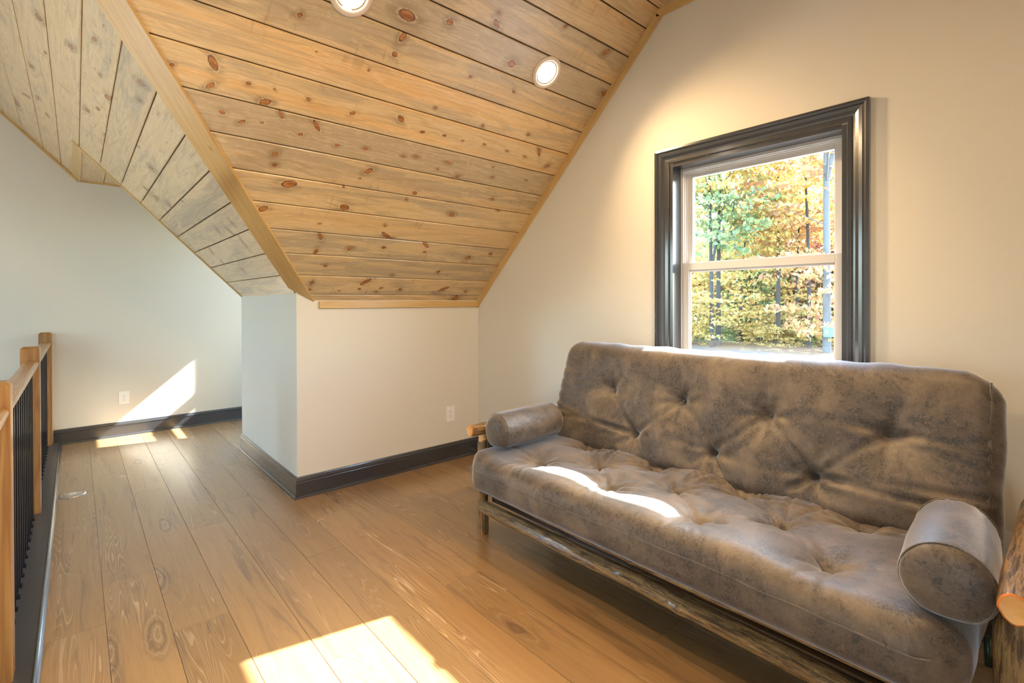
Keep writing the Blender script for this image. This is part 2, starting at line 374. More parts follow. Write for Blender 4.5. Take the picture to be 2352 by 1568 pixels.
def mat_bark():
    m, nt, out = newmat('varnished_hickory_bark')
    uv = nd(nt, 'ShaderNodeUVMap').outputs[0]
    sp = nd(nt, 'ShaderNodeSeparateXYZ', {0: uv}); u, v = sp.outputs[0], sp.outputs[1]
    ang = M(nt, 'MULTIPLY', v, 2*PI)
    def cyl(ku, kr, off): return VEC(nt, M(nt, 'ADD', M(nt, 'MULTIPLY', u, ku), off), M(nt, 'MULTIPLY', M(nt, 'COSINE', ang), kr), M(nt, 'MULTIPLY', M(nt, 'SINE', ang), kr))
    g1 = NOISE(nt, cyl(9.0, 3.2, 0.0), 1.0, 5, 0.68, 0.7)
    g2 = NOISE(nt, cyl(26.0, 7.5, 3.0), 1.0, 5, 0.7, 0.5)
    g3 = NOISE(nt, cyl(2.6, 0.9, 7.0), 1.0, 3, 0.5)
    c = MIX(nt, MR(nt, g1, 0.36, 0.62), (0.052, 0.026, 0.010), (0.33, 0.195, 0.065))
    c = MIX(nt, MR(nt, g2, 0.56, 0.68, 0, 0.8), c, (0.52, 0.36, 0.16))
    c = MIX(nt, MR(nt, g2, 0.44, 0.34, 0, 0.85), c, (0.022, 0.011, 0.006))
    c = MIX(nt, MR(nt, g3, 0.64, 0.70, 0, 0.8), c, (0.50, 0.20, 0.03))
    p = principled(nt, c, 0.38, Coat_Weight=0.6, Coat_Roughness=0.16)
    nt.links.new(bump(nt, M(nt, 'ADD', g1, g2), 0.75, 0.006), p.inputs['Normal'])
    nt.links.new(p.outputs[0], out.inputs[0]); return m
BARK = mat_bark()
def mat_cut():
    m, nt, out = newmat('peeled_hickory')
    tc = nd(nt, 'ShaderNodeTexCoord').outputs['Object']
    n = NOISE(nt, tc, 60.0, 4)
    c = MIX(nt, n, (0.78, 0.44, 0.14), (0.62, 0.31, 0.08))
    p = principled(nt, c, 0.35, Coat_Weight=0.5, Coat_Roughness=0.15)
    nt.links.new(p.outputs[0], out.inputs[0]); return m
CUT = mat_cut()
CUTRIM = simple('cut_rim_bark', (0.55, 0.16, 0.025), 0.35, 50, 0.2)

def mat_emit(name, col, strength):
    m, nt, out = newmat(name)
    e = nd(nt, 'ShaderNodeEmission', {'Color': (*col, 1), 'Strength': strength})
    nt.links.new(e.outputs[0], out.inputs[0]); return m
LAMP = mat_emit('lit_lens', (1.0, 0.86, 0.68), 30.0)
BEAM = bpy.data.lights.new('lamp_beam', 'SPOT'); BEAM.energy = LAMP_STRENGTH; BEAM.color = (1.0, 0.68, 0.355)
BEAM.spot_size = math.radians(126); BEAM.spot_blend = 0.9; BEAM.shadow_soft_size = 0.06

# ------------------------------------------------------------------ room dimensions
XG, YK, YF, XR, YE = 2.712, 3.535, 6.385, 1.139, 5.045   # gable, knee wall, far wall, return wall, its end
ZA, SA = 4.762, 0.9615      # main slope   z = ZA - SA*y
ZB, SB = 2.569, 1.021       # dormer slope z = ZB - SB*x
ZFLAT, ZALC = 3.145, 2.535
XL, YR, YMIR = -3.3, -1.30, 2.31   # left wall, rear wall, mirror sum for the opposite slope
zs = [1.30, 1.403, 1.527, 1.655, 1.781, 1.906, 2.034, 2.161, 2.290, 2.421, 2.546, 2.672, 2.797, 2.930, 3.058, 3.20]

# walls
yA_ = lambda z: (ZA-z)/SA
wall_right = structure(mobj('wall_right', *wall_grid(0, XG, XG+0.15, YR-0.2, YF+0.2, -2.7, 3.5,
    [(0.704, 1.616, 0.93, 2.176), (5.33, 6.05, 1.645, 2.45)]), WALL))
structure(mobj('wall_knee', *box(XR, XG, YK, YK+0.11, 0.0, 1.62), WALL))
structure(mobj('wall_return', *box(XR, XR+0.11, YK+0.11, YE, 0.0, 1.41), WALL))
structure(mobj('wall_alcove', *join(box(XR+0.11, XG, YE-0.11, YE, 0.0, ZALC+0.05)), WALL))
def tri_prism(pts, y0, y1):
    n = len(pts); V = [(p[0], y0, p[1]) for p in pts] + [(p[0], y1, p[1]) for p in pts]
    F = [tuple(range(n))[::-1], tuple(range(n, 2*n))] + [(i, (i+1) % n, n+(i+1) % n, n+i) for i in range(n)]
    return V, F
structure(mobj('wall_alcove_gable', *tri_prism([(0.04, ZALC), (XR+0.12, ZB-SB*(XR+0.12)+0.03), (XR+0.12, ZALC)], YE-0.10, YE-0.005), WALL))
structure(mobj('wall_far', *wall_grid(1, YF, YF+0.15, XL-0.15, XG+0.15, -2.7, 3.5, [(1.62, 2.55, 0.45, 2.30)]), WALL))
structure(mobj('wall_left', *wall_grid(0, XL-0.15, XL, YR-0.2, YF+0.2, -2.7, 3.5, [(5.10, 6.25, -0.9, 2.7)]), WALL))
_p = [(YR-0.1, 1.0), (YMIR-yA_(3.2), 3.2), (YR-0.1, 3.2)]
structure(mobj('wall_void', [(-0.47, *q) for q in _p]+[(-0.43, *q) for q in _p], [(0, 1, 2), (5, 4, 3), (0, 3, 4, 1), (1, 4, 5, 2), (2, 5, 3, 0)], WALL))
structure(mobj('wall_rear', *wall_grid(1, YR-0.15, YR, XL-0.15, XG+0.15, -2.7, 3.5, [(-3.1, -1.9, -1.9, 2.85)]), WALL))

# floor slab, lower floor, floor planks
floor = structure(mobj('floor', *box(-0.36, XG, YR, YF, -0.28, -0.012), SUBF))
structure(mobj('floor_lower', *box(XL-0.15, XG, YR, YF, -2.8, -2.7), SUBF))
def plank(name, O, eu, ev, n, v0, v1, uL, uR, mat, parent, gap=0.0012, ch=0.003, th=0.016, uo=0.0):
    O, eu, ev, n = [np.array(a, float) for a in (O, eu, ev, n)]
    prof = [(v0+gap, ch), (v0+gap+ch, 0), (v1-gap-ch, 0), (v1-gap, ch), (v1-gap, th), (v0+gap, th)]
    V, U = [], []
    for f in (uL, uR):
        for v, d in prof:
            u = f(v); V.append(O + eu*u + ev*v - n*d); U.append((u+uo, v))
    F = [(i, (i+1) % 6, 6+(i+1) % 6, 6+i) for i in range(6)] + [(5, 4, 3, 2, 1, 0), (6, 7, 8, 9, 10, 11)]
    return mobj(name, V, F, mat, parent, uvs=U)
JO = {-1: 4.636-0.0, 0: 3.066, 1: 4.385, 2: 3.465, 3: 3.800, 4: 4.627, 5: 3.140, 6: 1.970, 7: 2.335, 8: 3.05, 9: 2.68, 10: 4.1, 11: 3.3, 12: 2.2}
JO[-1] = 2.69
for k in range(-1, 13):
    x0, x1 = -0.116 + 0.2036*(k+1), -0.116 + 0.2036*(k+2)
    x1 = min(x1, XG)
    if x1 - x0 < 0.02: continue
    j = JO[k]
    while j > YR: j -= 1.955
    ys = []
    while j < YF:
        ys.append((max(j, YR), min(j+1.955, YF))); j += 1.955
    for a, b in ys:
        if b - a < 0.01: continue
        # planks stop at the walls of the knee box
        segs = [(a, b)]
        if x0 >= XR-0.01: segs = [(max(a, lo), min(b, hi)) for lo, hi in ((YR, YK), (YE, YF))]
        for c, d in segs:
            if d - c < 0.02: continue
            plank('floor_plank', (0, 0, 0), (0, 1, 0), (1, 0, 0), (0, 0, 1), x0, x1,
                  (lambda v, c=c: c+0.0006), (lambda v, d=d: d-0.0006), FLOOR, floor, 0.0005, 0.0012, 0.012, uo=random.uniform(0, 40))

# ------------------------------------------------------------------ ceilings
ceil_main = structure(mobj('ceiling_main', *(lambda: None)() or ([], []), SHEATH)) if False else None
def slab(pts, off, th):
    """slab above a polygon given in room space; off = upward vector"""
    P = np.array(pts, float); n = len(P); off = np.array(off, float)
    V = np.vstack([P + off*0.017, P + off*(0.017+th)])
    F = [tuple(range(n)), tuple(range(n, 2*n))[::-1]] + [(i, n+i, n+(i+1) % n, (i+1) % n) for i in range(n)]
    return V.tolist(), F
lA, lB = math.hypot(1, SA), math.hypot(1, SB)
nA = np.array((0, -SA, -1))/lA; nB = np.array((-SB, 0, -1))/lB
yA = lambda z: (ZA-z)/SA
xB = lambda z: (ZB-z)/SB
ztop = ZFLAT
ceil_main = structure(mobj('ceiling_main', *slab([(xB(1.2)+0.055, yA(1.2), 1.2), (XG, yA(1.2), 1.2), (XG, yA(ztop+0.12), ztop+0.12), (xB(ztop+0.12)+0.055, yA(ztop+0.12), ztop+0.12)], -nA, 0.10), SHEATH))
ceil_dorm = structure(mobj('ceiling_dormer', *slab([(xB(1.395), yA(1.395)+0.068, 1.395), (xB(1.395), YE, 1.395), (xB(ZALC), YE, ZALC), (xB(ZALC), YF, ZALC), (xB(ztop), YF, ztop), (xB(ztop), yA(ztop)+0.068, ztop)], -nB, 0.10), SHEATH))
ceil_flat = structure(mobj('ceiling_flat', *join(box(XL, XG, YMIR-yA(ztop), yA(ztop)+0.12, ztop+0.017, ztop+0.14), box(XL, -0.43, YR, YMIR-yA(ztop), ztop+0.017, ztop+0.12), box(XL, xB(ztop)+0.02, yA(ztop), YF, ztop+0.017, ztop+0.12)), SHEATH))
ceil_alc = structure(mobj('ceiling_alcove', *box(0.03, XG, YE-0.02, YF, ZALC+0.017, ZALC+0.08), SHEATH))
ceil_rear = structure(mobj('ceiling_rear', *slab([(-0.45, YMIR-yA(1.1), 1.1), (XG, YMIR-yA(1.1), 1.1), (XG, YMIR-yA(ztop), ztop), (-0.45, YMIR-yA(ztop), ztop)], (0, SA/lA*-1, 1/lA), 0.10), SHEATH))

# knots seen in the photograph on the main slope: board index, u (along), v (up the slope), radii, tilt
KN_A = [(8, 0.309, 3.3912, 0.0094, 0.0084, -2.999), (8, 0.4523, 3.447, 0.0353, 0.0165, 2.094), (8, 0.4547, 3.3429, 0.0214, 0.0102, -2.39), (8, 0.6004, 3.3977, 0.0125, 0.0091, -3.091), (8, 0.7117, 3.4024, 0.0078, 0.0054, 2.545), (8, 0.6845, 3.3272, 0.0273, 0.0164, -2.627), (8, 0.8699, 3.3971, 0.013, 0.0098, 3.002), (7, 0.5162, 3.2274, 0.0135, 0.0101, 2.769), (7, 0.6043, 3.2016, 0.0179, 0.0089, -2.576), (7, 0.6906, 3.2198, 0.0084, 0.0059, -2.94), (7, 0.7636, 3.2842, 0.0255, 0.0084, 2.1), (7, 0.8771, 3.2005, 0.0131, 0.0088, -2.682), (7, 0.9408, 3.2691, 0.0366, 0.0113, 2.249), (7, 1.0755, 3.1836, 0.0148, 0.0089, -2.818), (6, 0.7801, 3.061, 0.0179, 0.0125, 0.799), (6, 0.7932, 2.9954, 0.0135, 0.0122, -2.87), (10, 0.7423, 3.7617, 0.0132, 0.0106, -2.514), (9, 0.8476, 3.6322, 0.007, 0.005, -2.725), (11, 1.2012, 3.9334, 0.0466, 0.0241, 3.095), (11, 1.4236, 3.9829, 0.0197, 0.0166, -3.043), (10, 1.2173, 3.8325, 0.0266, 0.0157, 1.25), (10, 1.2085, 3.7416, 0.016, 0.0143, 2.867), (9, 1.1084, 3.6251, 0.0073, 0.0067, -2.892), (8, 1.0997, 3.3834, 0.0174, 0.0113, -2.685), (8, 1.3688, 3.4235, 0.0251, 0.0149, 2.569), (8, 1.525, 3.381, 0.0179, 0.0094, -2.858), (8, 1.6713, 3.3933, 0.0156, 0.0088, -2.993), (8, 1.808, 3.3906, 0.0135, 0.0079, -2.838), (8, 1.9717, 3.4037, 0.016, 0.0088, 3.023), (8, 2.1666, 3.4008, 0.0124, 0.0086, 2.965), (8, 2.3322, 3.3956, 0.0137, 0.007, 2.96), (8, 2.4295, 3.451, 0.0408, 0.0113, 2.253), (8, 2.5718, 3.3664, 0.023, 0.0112, -2.532), (7, 1.2337, 3.1975, 0.015, 0.0103, 3.063), (7, 1.4702, 3.203, 0.0119, 0.0075, -3.025), (7, 1.5509, 3.2173, 0.0145, 0.0087, 2.983), (7, 1.7767, 3.2284, 0.0197, 0.0104, 2.932), (7, 2.1264, 3.262, 0.0093, 0.0067, 2.661), (7, 1.7308, 3.1626, 0.0087, 0.0056, -3.116), (9, 1.5396, 3.5403, 0.0095, 0.0081, 2.728), (9, 1.8954, 3.5185, 0.0113, 0.0088, 2.768), (11, 1.8815, 3.9144, 0.0278, 0.02, -3.136), (10, 1.9878, 3.7744, 0.0141, 0.0105, 2.623), (10, 1.6666, 3.7685, 0.0108, 0.0085, 3.091), (11, 2.6789, 3.9705, 0.032, 0.0185, 3.12), (12, 1.6629, 4.1197, 0.0135, 0.0104, -3.072), (12, 1.6782, 4.0686, 0.0291, 0.0158, 2.502), (12, 2.4914, 4.1922, 0.0281, 0.0163, 0.909), (12, 2.1041, 4.2101, 0.0184, 0.009, 0.95), (9, 2.2597, 3.5494, 0.0186, 0.011, -3.109), (5, 0.8889, 2.8915, 0.0428, 0.0235, -2.889), (4, 0.7904, 2.7046, 0.0277, 0.0177, -2.393), (5, 1.2356, 2.7843, 0.0302, 0.0214, 2.918), (5, 1.1868, 2.9265, 0.0096, 0.0073, -3.109), (6, 1.2988, 3.062, 0.026, 0.0167, -2.39), (6, 1.2656, 3.0029, 0.0089, 0.0072, 3.109), (6, 1.6477, 2.9625, 0.0189, 0.015, 2.75), (5, 1.6111, 2.9065, 0.0092, 0.0073, 2.569), (5, 1.9977, 2.8373, 0.0241, 0.0175, 2.709), (6, 2.2609, 3.0176, 0.0206, 0.0134, 2.959), (5, 2.3696, 2.9289, 0.014, 0.0079, 3.075), (4, 1.1209, 2.6416, 0.0132, 0.008, -3.085), (3, 1.15, 2.5444, 0.0317, 0.0125, 2.116), (4, 1.543, 2.6781, 0.0122, 0.0095, 2.357), (4, 1.5836, 2.5967, 0.0518, 0.0149, 2.606), (3, 1.1556, 2.4149, 0.0235, 0.0142, 1.362), (3, 1.3701, 2.4623, 0.0218, 0.0157, 1.003), (3, 1.5998, 2.4916, 0.0163, 0.0121, 3.056), (3, 1.9122, 2.5493, 0.0439, 0.0152, 2.449), (3, 1.9329, 2.4792, 0.0177, 0.0121, -3.058), (3, 2.342, 2.4545, 0.0261, 0.0206, 1.059), (3, 2.5412, 2.5105, 0.0239, 0.0135, 2.954), (2, 1.249, 2.2977, 0.016, 0.0118, 2.941), (2, 1.7635, 2.2371, 0.0141, 0.0099, 2.784), (2, 2.1406, 2.2901, 0.018, 0.0144, -2.859), (1, 1.1998, 2.1373, 0.0237, 0.0116, 1.397), (1, 1.2028, 2.0736, 0.0125, 0.0096, 2.769), (1, 1.4099, 2.0658, 0.0101, 0.0071, 2.842), (1, 1.5554, 2.0853, 0.0153, 0.0102, 2.885), (1, 1.5798, 2.1602, 0.0476, 0.0192, 0.79), (1, 1.6945, 2.063, 0.0138, 0.009, 2.869), (1, 1.7211, 2.0997, 0.0177, 0.0119, -2.835), (1, 1.8856, 2.0873, 0.0176, 0.014, -3.031), (1, 2.5164, 2.073, 0.021, 0.0132, 3.094), (1, 2.2791, 2.1005, 0.0554, 0.0182, -2.579), (0, 2.4467, 1.9869, 0.0414, 0.0262, 1.045), (7, 2.4633, 3.2224, 0.0124, 0.0062, -3.103), (7, 2.1622, 3.1912, 0.0149, 0.0082, -3.109), (7, 1.894, 3.1439, 0.0183, 0.0125, -2.684), (7, 1.7292, 3.1642, 0.0095, 0.0064, 3.138)]
KN_B = [(11, 3.2246, 3.7724, 0.0351, 0.0189, -2.894), (10, 3.1877, 3.6141, 0.033, 0.0141, -2.883), (9, 2.8286, 3.5005, 0.0288, 0.0107, -2.9), (11, 4.1209, 3.8696, 0.0348, 0.0112, -2.971), (9, 3.3673, 3.4055, 0.0459, 0.0171, -2.919), (9, 3.925, 3.5101, 0.0425, 0.0155, -2.988), (9, 3.7098, 3.4514, 0.0385, 0.0138, -2.989), (8, 2.7787, 3.2743, 0.0275, 0.0158, -2.43), (8, 2.984, 3.2578, 0.0251, 0.0098, -2.94), (12, 5.4548, 4.0877, 0.0976, 0.0337, 3.101), (11, 4.9537, 3.8069, 0.0492, 0.0177, 3.134), (11, 4.7084, 3.8623, 0.036, 0.0096, -2.993), (11, 3.6303, 3.7598, 0.0247, 0.0083, -2.904), (9, 3.1712, 3.4594, 0.0178, 0.0062, -2.99), (12, 4.95, 3.9641, 0.0548, 0.0198, -2.551), (6, 4.4336, 2.9633, 0.0462, 0.0256, -2.978), (6, 4.2933, 2.8731, 0.04, 0.02, 2.883), (5, 3.9107, 2.8335, 0.017, 0.0075, -3.083), (4, 3.3971, 2.5675, 0.021, 0.018, 1.864), (4, 3.5842, 2.5229, 0.033, 0.0225, 1.289), (4, 3.8046, 2.5736, 0.0237, 0.0139, 2.554), (3, 3.5521, 2.4281, 0.0453, 0.0174, 2.061), (3, 4.4752, 2.4503, 0.0434, 0.0208, 2.462), (3, 4.4941, 2.3431, 0.0296, 0.0218, 2.522), (2, 4.1716, 2.2352, 0.0232, 0.0176, 2.365), (7, 4.4421, 3.0493, 0.0354, 0.0194, -2.953), (7, 3.8496, 3.08, 0.0317, 0.0173, -3.108)]
evA = (0, -1/lA, SA/lA); OA = (0, ZA/SA, 0); kA = SA/lA
evB = (-1/lB, 0, SB/lB); OB = (ZB/SB, 0, 0); kB = SB/lB
GREY_A = [0.45, 0.50, 0.55, 0.60, 0.35, 0.45, 0.62, 0.95, 0.38, 0.50, 0.55, 0.95, 0.62, 0.35, 0.40, 0.6]
WARM_A = [0.5, 0.5, 0.4, 0.3, 0.6, 0.7, 0.3, 0.0, 1.0, 0.9, 0.6, 0.1, 0.3, 1.0, 1.0, 0.5]
for i in range(len(zs)-1):
    z0, z1 = zs[i], min(zs[i+1], ztop+0.002)
    m = pine('pine_main_board', 3.7*i+1.3, GREY_A[i], WARM_A[i], [k[1:] for k in KN_A if k[0] == i])
    plank('ceiling_plank', OA, (1, 0, 0), evA, nA, z0/kA, z1/kA,
          (lambda v: xB(v*kA)+0.055), (lambda v: XG), m, ceil_main, 0.0030, 0.0042)
    m2 = pine('pine_dormer_board', 2.9*i+40.7, [0.4, 0.5, 0.4, 0.45, 0.4, 0.55, 0.4, 0.35, 0.4, 0.35, 0.3, 0.35, 0.35, 0.25, 0.4, 0.4][i], 0.25, [k[1:] for k in KN_B if k[0] == i], [0.1, 0.15, 0.3, 0.35, 0.45, 0.1, 0.12, 0.7, 0.25, 0.6, 0.3, 0.25, 0.3, 0.35, 0.3, 0.3][i])
    yend = YE if z1 < ZALC+0.02 else YF
    plank('ceiling_plank', OB, (0, 1, 0), evB, nB, max(z0, 1.375)/kB, z1/kB,
          (lambda v: yA(v*kB)+0.07), (lambda v, e=yend: e), m2, ceil_dorm, 0.0030, 0.0042)
# the alcove boards and the flat boards above the camera
for k in range(0, 15):
    a = 0.035+0.178*k; b = min(a+0.178, XG)
    plank('ceiling_plank', (0, 0, ZALC), (0, 1, 0), (1, 0, 0), (0, 0, -1), a, b, (lambda v: YE+0.01), (lambda v: YF), pine('pine_alcove_board', 80+k*1.7, 0.3, 0.2) if k < 3 else m2, ceil_alc, 0.0016, 0.0035)
mflat = pine('pine_flat_board', 120.0, 0.5, 0.4)
y = YMIR-yA(ztop)
while y < yA(ztop)-0.01:
    plank('ceiling_plank', (0, 0, ztop), (1, 0, 0), (0, 1, 0), (0, 0, -1), y, min(y+0.178, yA(ztop)), (lambda v: XL), (lambda v: XG), mflat, ceil_flat, 0.0016, 0.0035)
    y += 0.178
x = xB(ztop)
while x > XL:
    plank('ceiling_plank', (0, 0, ztop), (0, 1, 0), (1, 0, 0), (0, 0, -1), max(x-0.178, XL), x, (lambda v: yA(ztop)), (lambda v: YF), mflat, ceil_flat, 0.0016, 0.0035)
    x -= 0.178
for i in range(len(zs)-1):
    plank('ceiling_plank', (0, YMIR-ZA/SA, 0), (1, 0, 0), (0, 1/lA, SA/lA), (0, SA/lA, -1/lA), zs[i]/kA, min(zs[i+1], ztop)/kA, (lambda v: -0.43), (lambda v: XG), mflat, ceil_rear, 0.0016, 0.0035)

# timber trims
def bar(P0, P1, A, B, a0, a1, b0, b1, name, mat, parent=None, smooth=False, ch=0.0025):
    """rectangular bar along P0-P1, section axes A,B, with small chamfers and UVs"""
    P0, P1, A, B = [np.array(q, float) for q in (P0, P1, A, B)]
    pr = [(a0+ch, b0), (a1-ch, b0), (a1, b0+ch), (a1, b1-ch), (a1-ch, b1), (a0+ch, b1), (a0, b1-ch), (a0, b0+ch)]
    L = np.linalg.norm(P1-P0); V, U = [], []
    for P, u in ((P0, 0.0), (P1, L)):
        for a, b in pr: V.append(P+A*a+B*b); U.append((u, a+b))
    F = [(i, (i+1) % 8, 8+(i+1) % 8, 8+i) for i in range(8)] + [tuple(range(7, -1, -1)), tuple(range(8, 16))]
    return mobj(name, V, F, mat, parent, uvs=U)
upA, upB = np.array(evA), np.array(evB)
# 1: along the gable under the main slope
structure(bar((XG, yA(1.31), 1.31), (XG, yA(ztop)+0.02, ztop-0.02), (-1, 0, 0), nA, 0, 0.020, -0.002, 0.046, 'trim_1', TRIM_PINE))
structure(bar((XG, yA(ztop)+0.02, ztop), (XG, YMIR-yA(ztop), ztop), (-1, 0, 0), (0, 0, -1), 0, 0.020, -0.002, 0.046, 'trim_2', TRIM_PINE))
structure(bar((XG, YMIR-yA(1.2), 1.2), (XG, YMIR-yA(ztop), ztop), (-1, 0, 0), (0, SA/lA, -1/lA), 0, 0.020, -0.002, 0.046, 'trim_3', TRIM_PINE))
# 4: along the head of the knee wall
structure(bar((1.29, YK, 1.305), (XG, YK, 1.305), (0, -1, 0), (0, 0, 1), -0.002, 0.020, 0.0, 0.052, 'trim_4', TRIM_PINE))
# 5: the board on the valley between both slopes, a flat chamfer
def vp(z): return np.array((xB(z), yA(z), z))
e0, e1 = vp(1.26), vp(ztop+0.02)
ax = (e1-e0)/np.linalg.norm(e1-e0)
pb = np.array((0.0, 0.097, 0.0)); pa = np.array((0.077, 0.0, 0.0))      # offsets of its two edges from the true arris, at equal height
wd = (pa-pb); wd = wd - ax*(wd@ax); wl = np.linalg.norm(wd); wd /= wl
nn = np.cross(wd, ax); nn /= np.linalg.norm(nn)
if nn[2] > 0: nn = -nn
bmid0, bmid1 = e0+(pa+pb)/2, e1+(pa+pb)/2
hw = wl/2+0.004
V, U = [], []
for P, u in ((bmid0, 0.0), (bmid1, float(np.linalg.norm(e1-e0)))):
    for a, b in ((-hw, 0.0), (-hw, 0.008), (-hw+0.003, 0.011), (hw-0.003, 0.011), (hw, 0.008), (hw, 0.0), (hw-0.02, -0.03), (-hw+0.02, -0.03)):
        Q = P+wd*a+nn*b
        if u == 0.0 and Q[1] > YK-0.003 and Q[0] > XR-0.004:      # cut the foot flush with the knee wall
            Q = Q + ax*((YK-0.003-Q[1])/ax[1])
        V.append(Q); U.append((u, a+0.3+b))
F = [(i, (i+1) % 8, 8+(i+1) % 8, 8+i) for i in range(8)] + [tuple(range(7, -1, -1)), tuple(range(8, 16))]
structure(mobj('trim_5', V, F, TRIM_PINE, uvs=U))
# 6: thin edge strip at the free end of the dormer slope; 7-8: along the far wall
structure(bar((xB(1.392), YE, 1.392), (xB(ZALC), YE, ZALC), (0, 1, 0), nB, -0.024, 0.004, -0.016, 0.007, 'trim_6', TRIM_PINE))
structure(bar((xB(ZALC)-0.005, YF, ZALC), (xB(ztop), YF, ztop), (0, -1, 0), nB, 0, 0.018, -0.002, 0.018, 'trim_7', TRIM_PINE))
structure(bar((xB(ZALC), YF, ZALC), (XG, YF, ZALC), (0, -1, 0), (0, 0, -1), 0, 0.018, -0.002, 0.014, 'trim_8', TRIM_PINE))
# 9: short board at the mouth of the alcove on the dormer slope
structure(bar((xB(ZALC)+0.01, YE-0.03, ZALC-0.01), (xB(ZALC)+0.01, YF-0.01, ZALC-0.01), (-1/lB, 0, SB/lB), nB, 0.0, 0.085, -0.003, 0.006, 'trim_9', TRIM_PINE))
# white foot strip of the dormer slope over the return wall
structure(bar((xB(1.385)+0.004, YK+0.04, 1.385), (xB(1.385)+0.004, YE+0.008, 1.385), evB, nB, -0.040, 0.012, -0.012, 0.006, 'trim_10', pine('pine_foot_strip', 77.0, 0.7, 0.1)))

# baseboards with shoe moulding
BB = [(0.0, 0.0), (0.014, 0.0), (0.014, 0.104), (0.0125, 0.107), (0.016, 0.112), (0.0155, 0.120), (0.010, 0.127), (0.0085, 0.131), (0.0095, 0.134), (0.006, 0.141), (0.0, 0.143)]
SH = [(0.0, 0.0), (0.031, 0.0), (0.031, 0.006), (0.028, 0.013), (0.022, 0.018), (0.014, 0.020), (0.0, 0.020)]
def baseboard(name, P0, P1, nrm, m0=0.0, m1=0.0):
    """m0/m1: mitre shift of each end per unit of depth (+1 outside corner at the end)"""
    P0, P1, nrm = [np.array(q, float) for q in (P0, P1, nrm)]
    d = (P1-P0)/np.linalg.norm(P1-P0)
    r = None
    for nm, prof in (('baseboard', BB), ('shoe_molding', SH)):
        V = []
        for P, s, mm in ((P0, -1, m0), (P1, 1, m1)):
            for a, b in prof: V.append(P + nrm*a + np.array((0, 0, b)) + d*s*mm*a)
        n = len(prof)
        F = [(i, (i+1) % n, n+(i+1) % n, n+i) for i in range(n)] + [tuple(range(n-1, -1, -1)), tuple(range(n, 2*n))]
        o = mobj(name if r is None else nm, V, F, CHAR, r)
        if r is None: r = structure(o)
    return r
baseboard('baseboard_knee', (XR, YK, 0), (XG, YK, 0), (0, -1, 0), 1, -1)
baseboard('baseboard_return', (XR, YK, 0), (XR, YE, 0), (-1, 0, 0), 1, 1)
baseboard('baseboard_alcove', (XR, YE, 0), (XG, YE, 0), (0, 1, 0), 1, -1)
baseboard('baseboard_far', (-0.165, YF, 0), (XG, YF, 0), (0, -1, 0), 0, -1)
baseboard('baseboard_right', (XG, YR, 0), (XG, YK, 0), (-1, 0, 0), 0, -1)

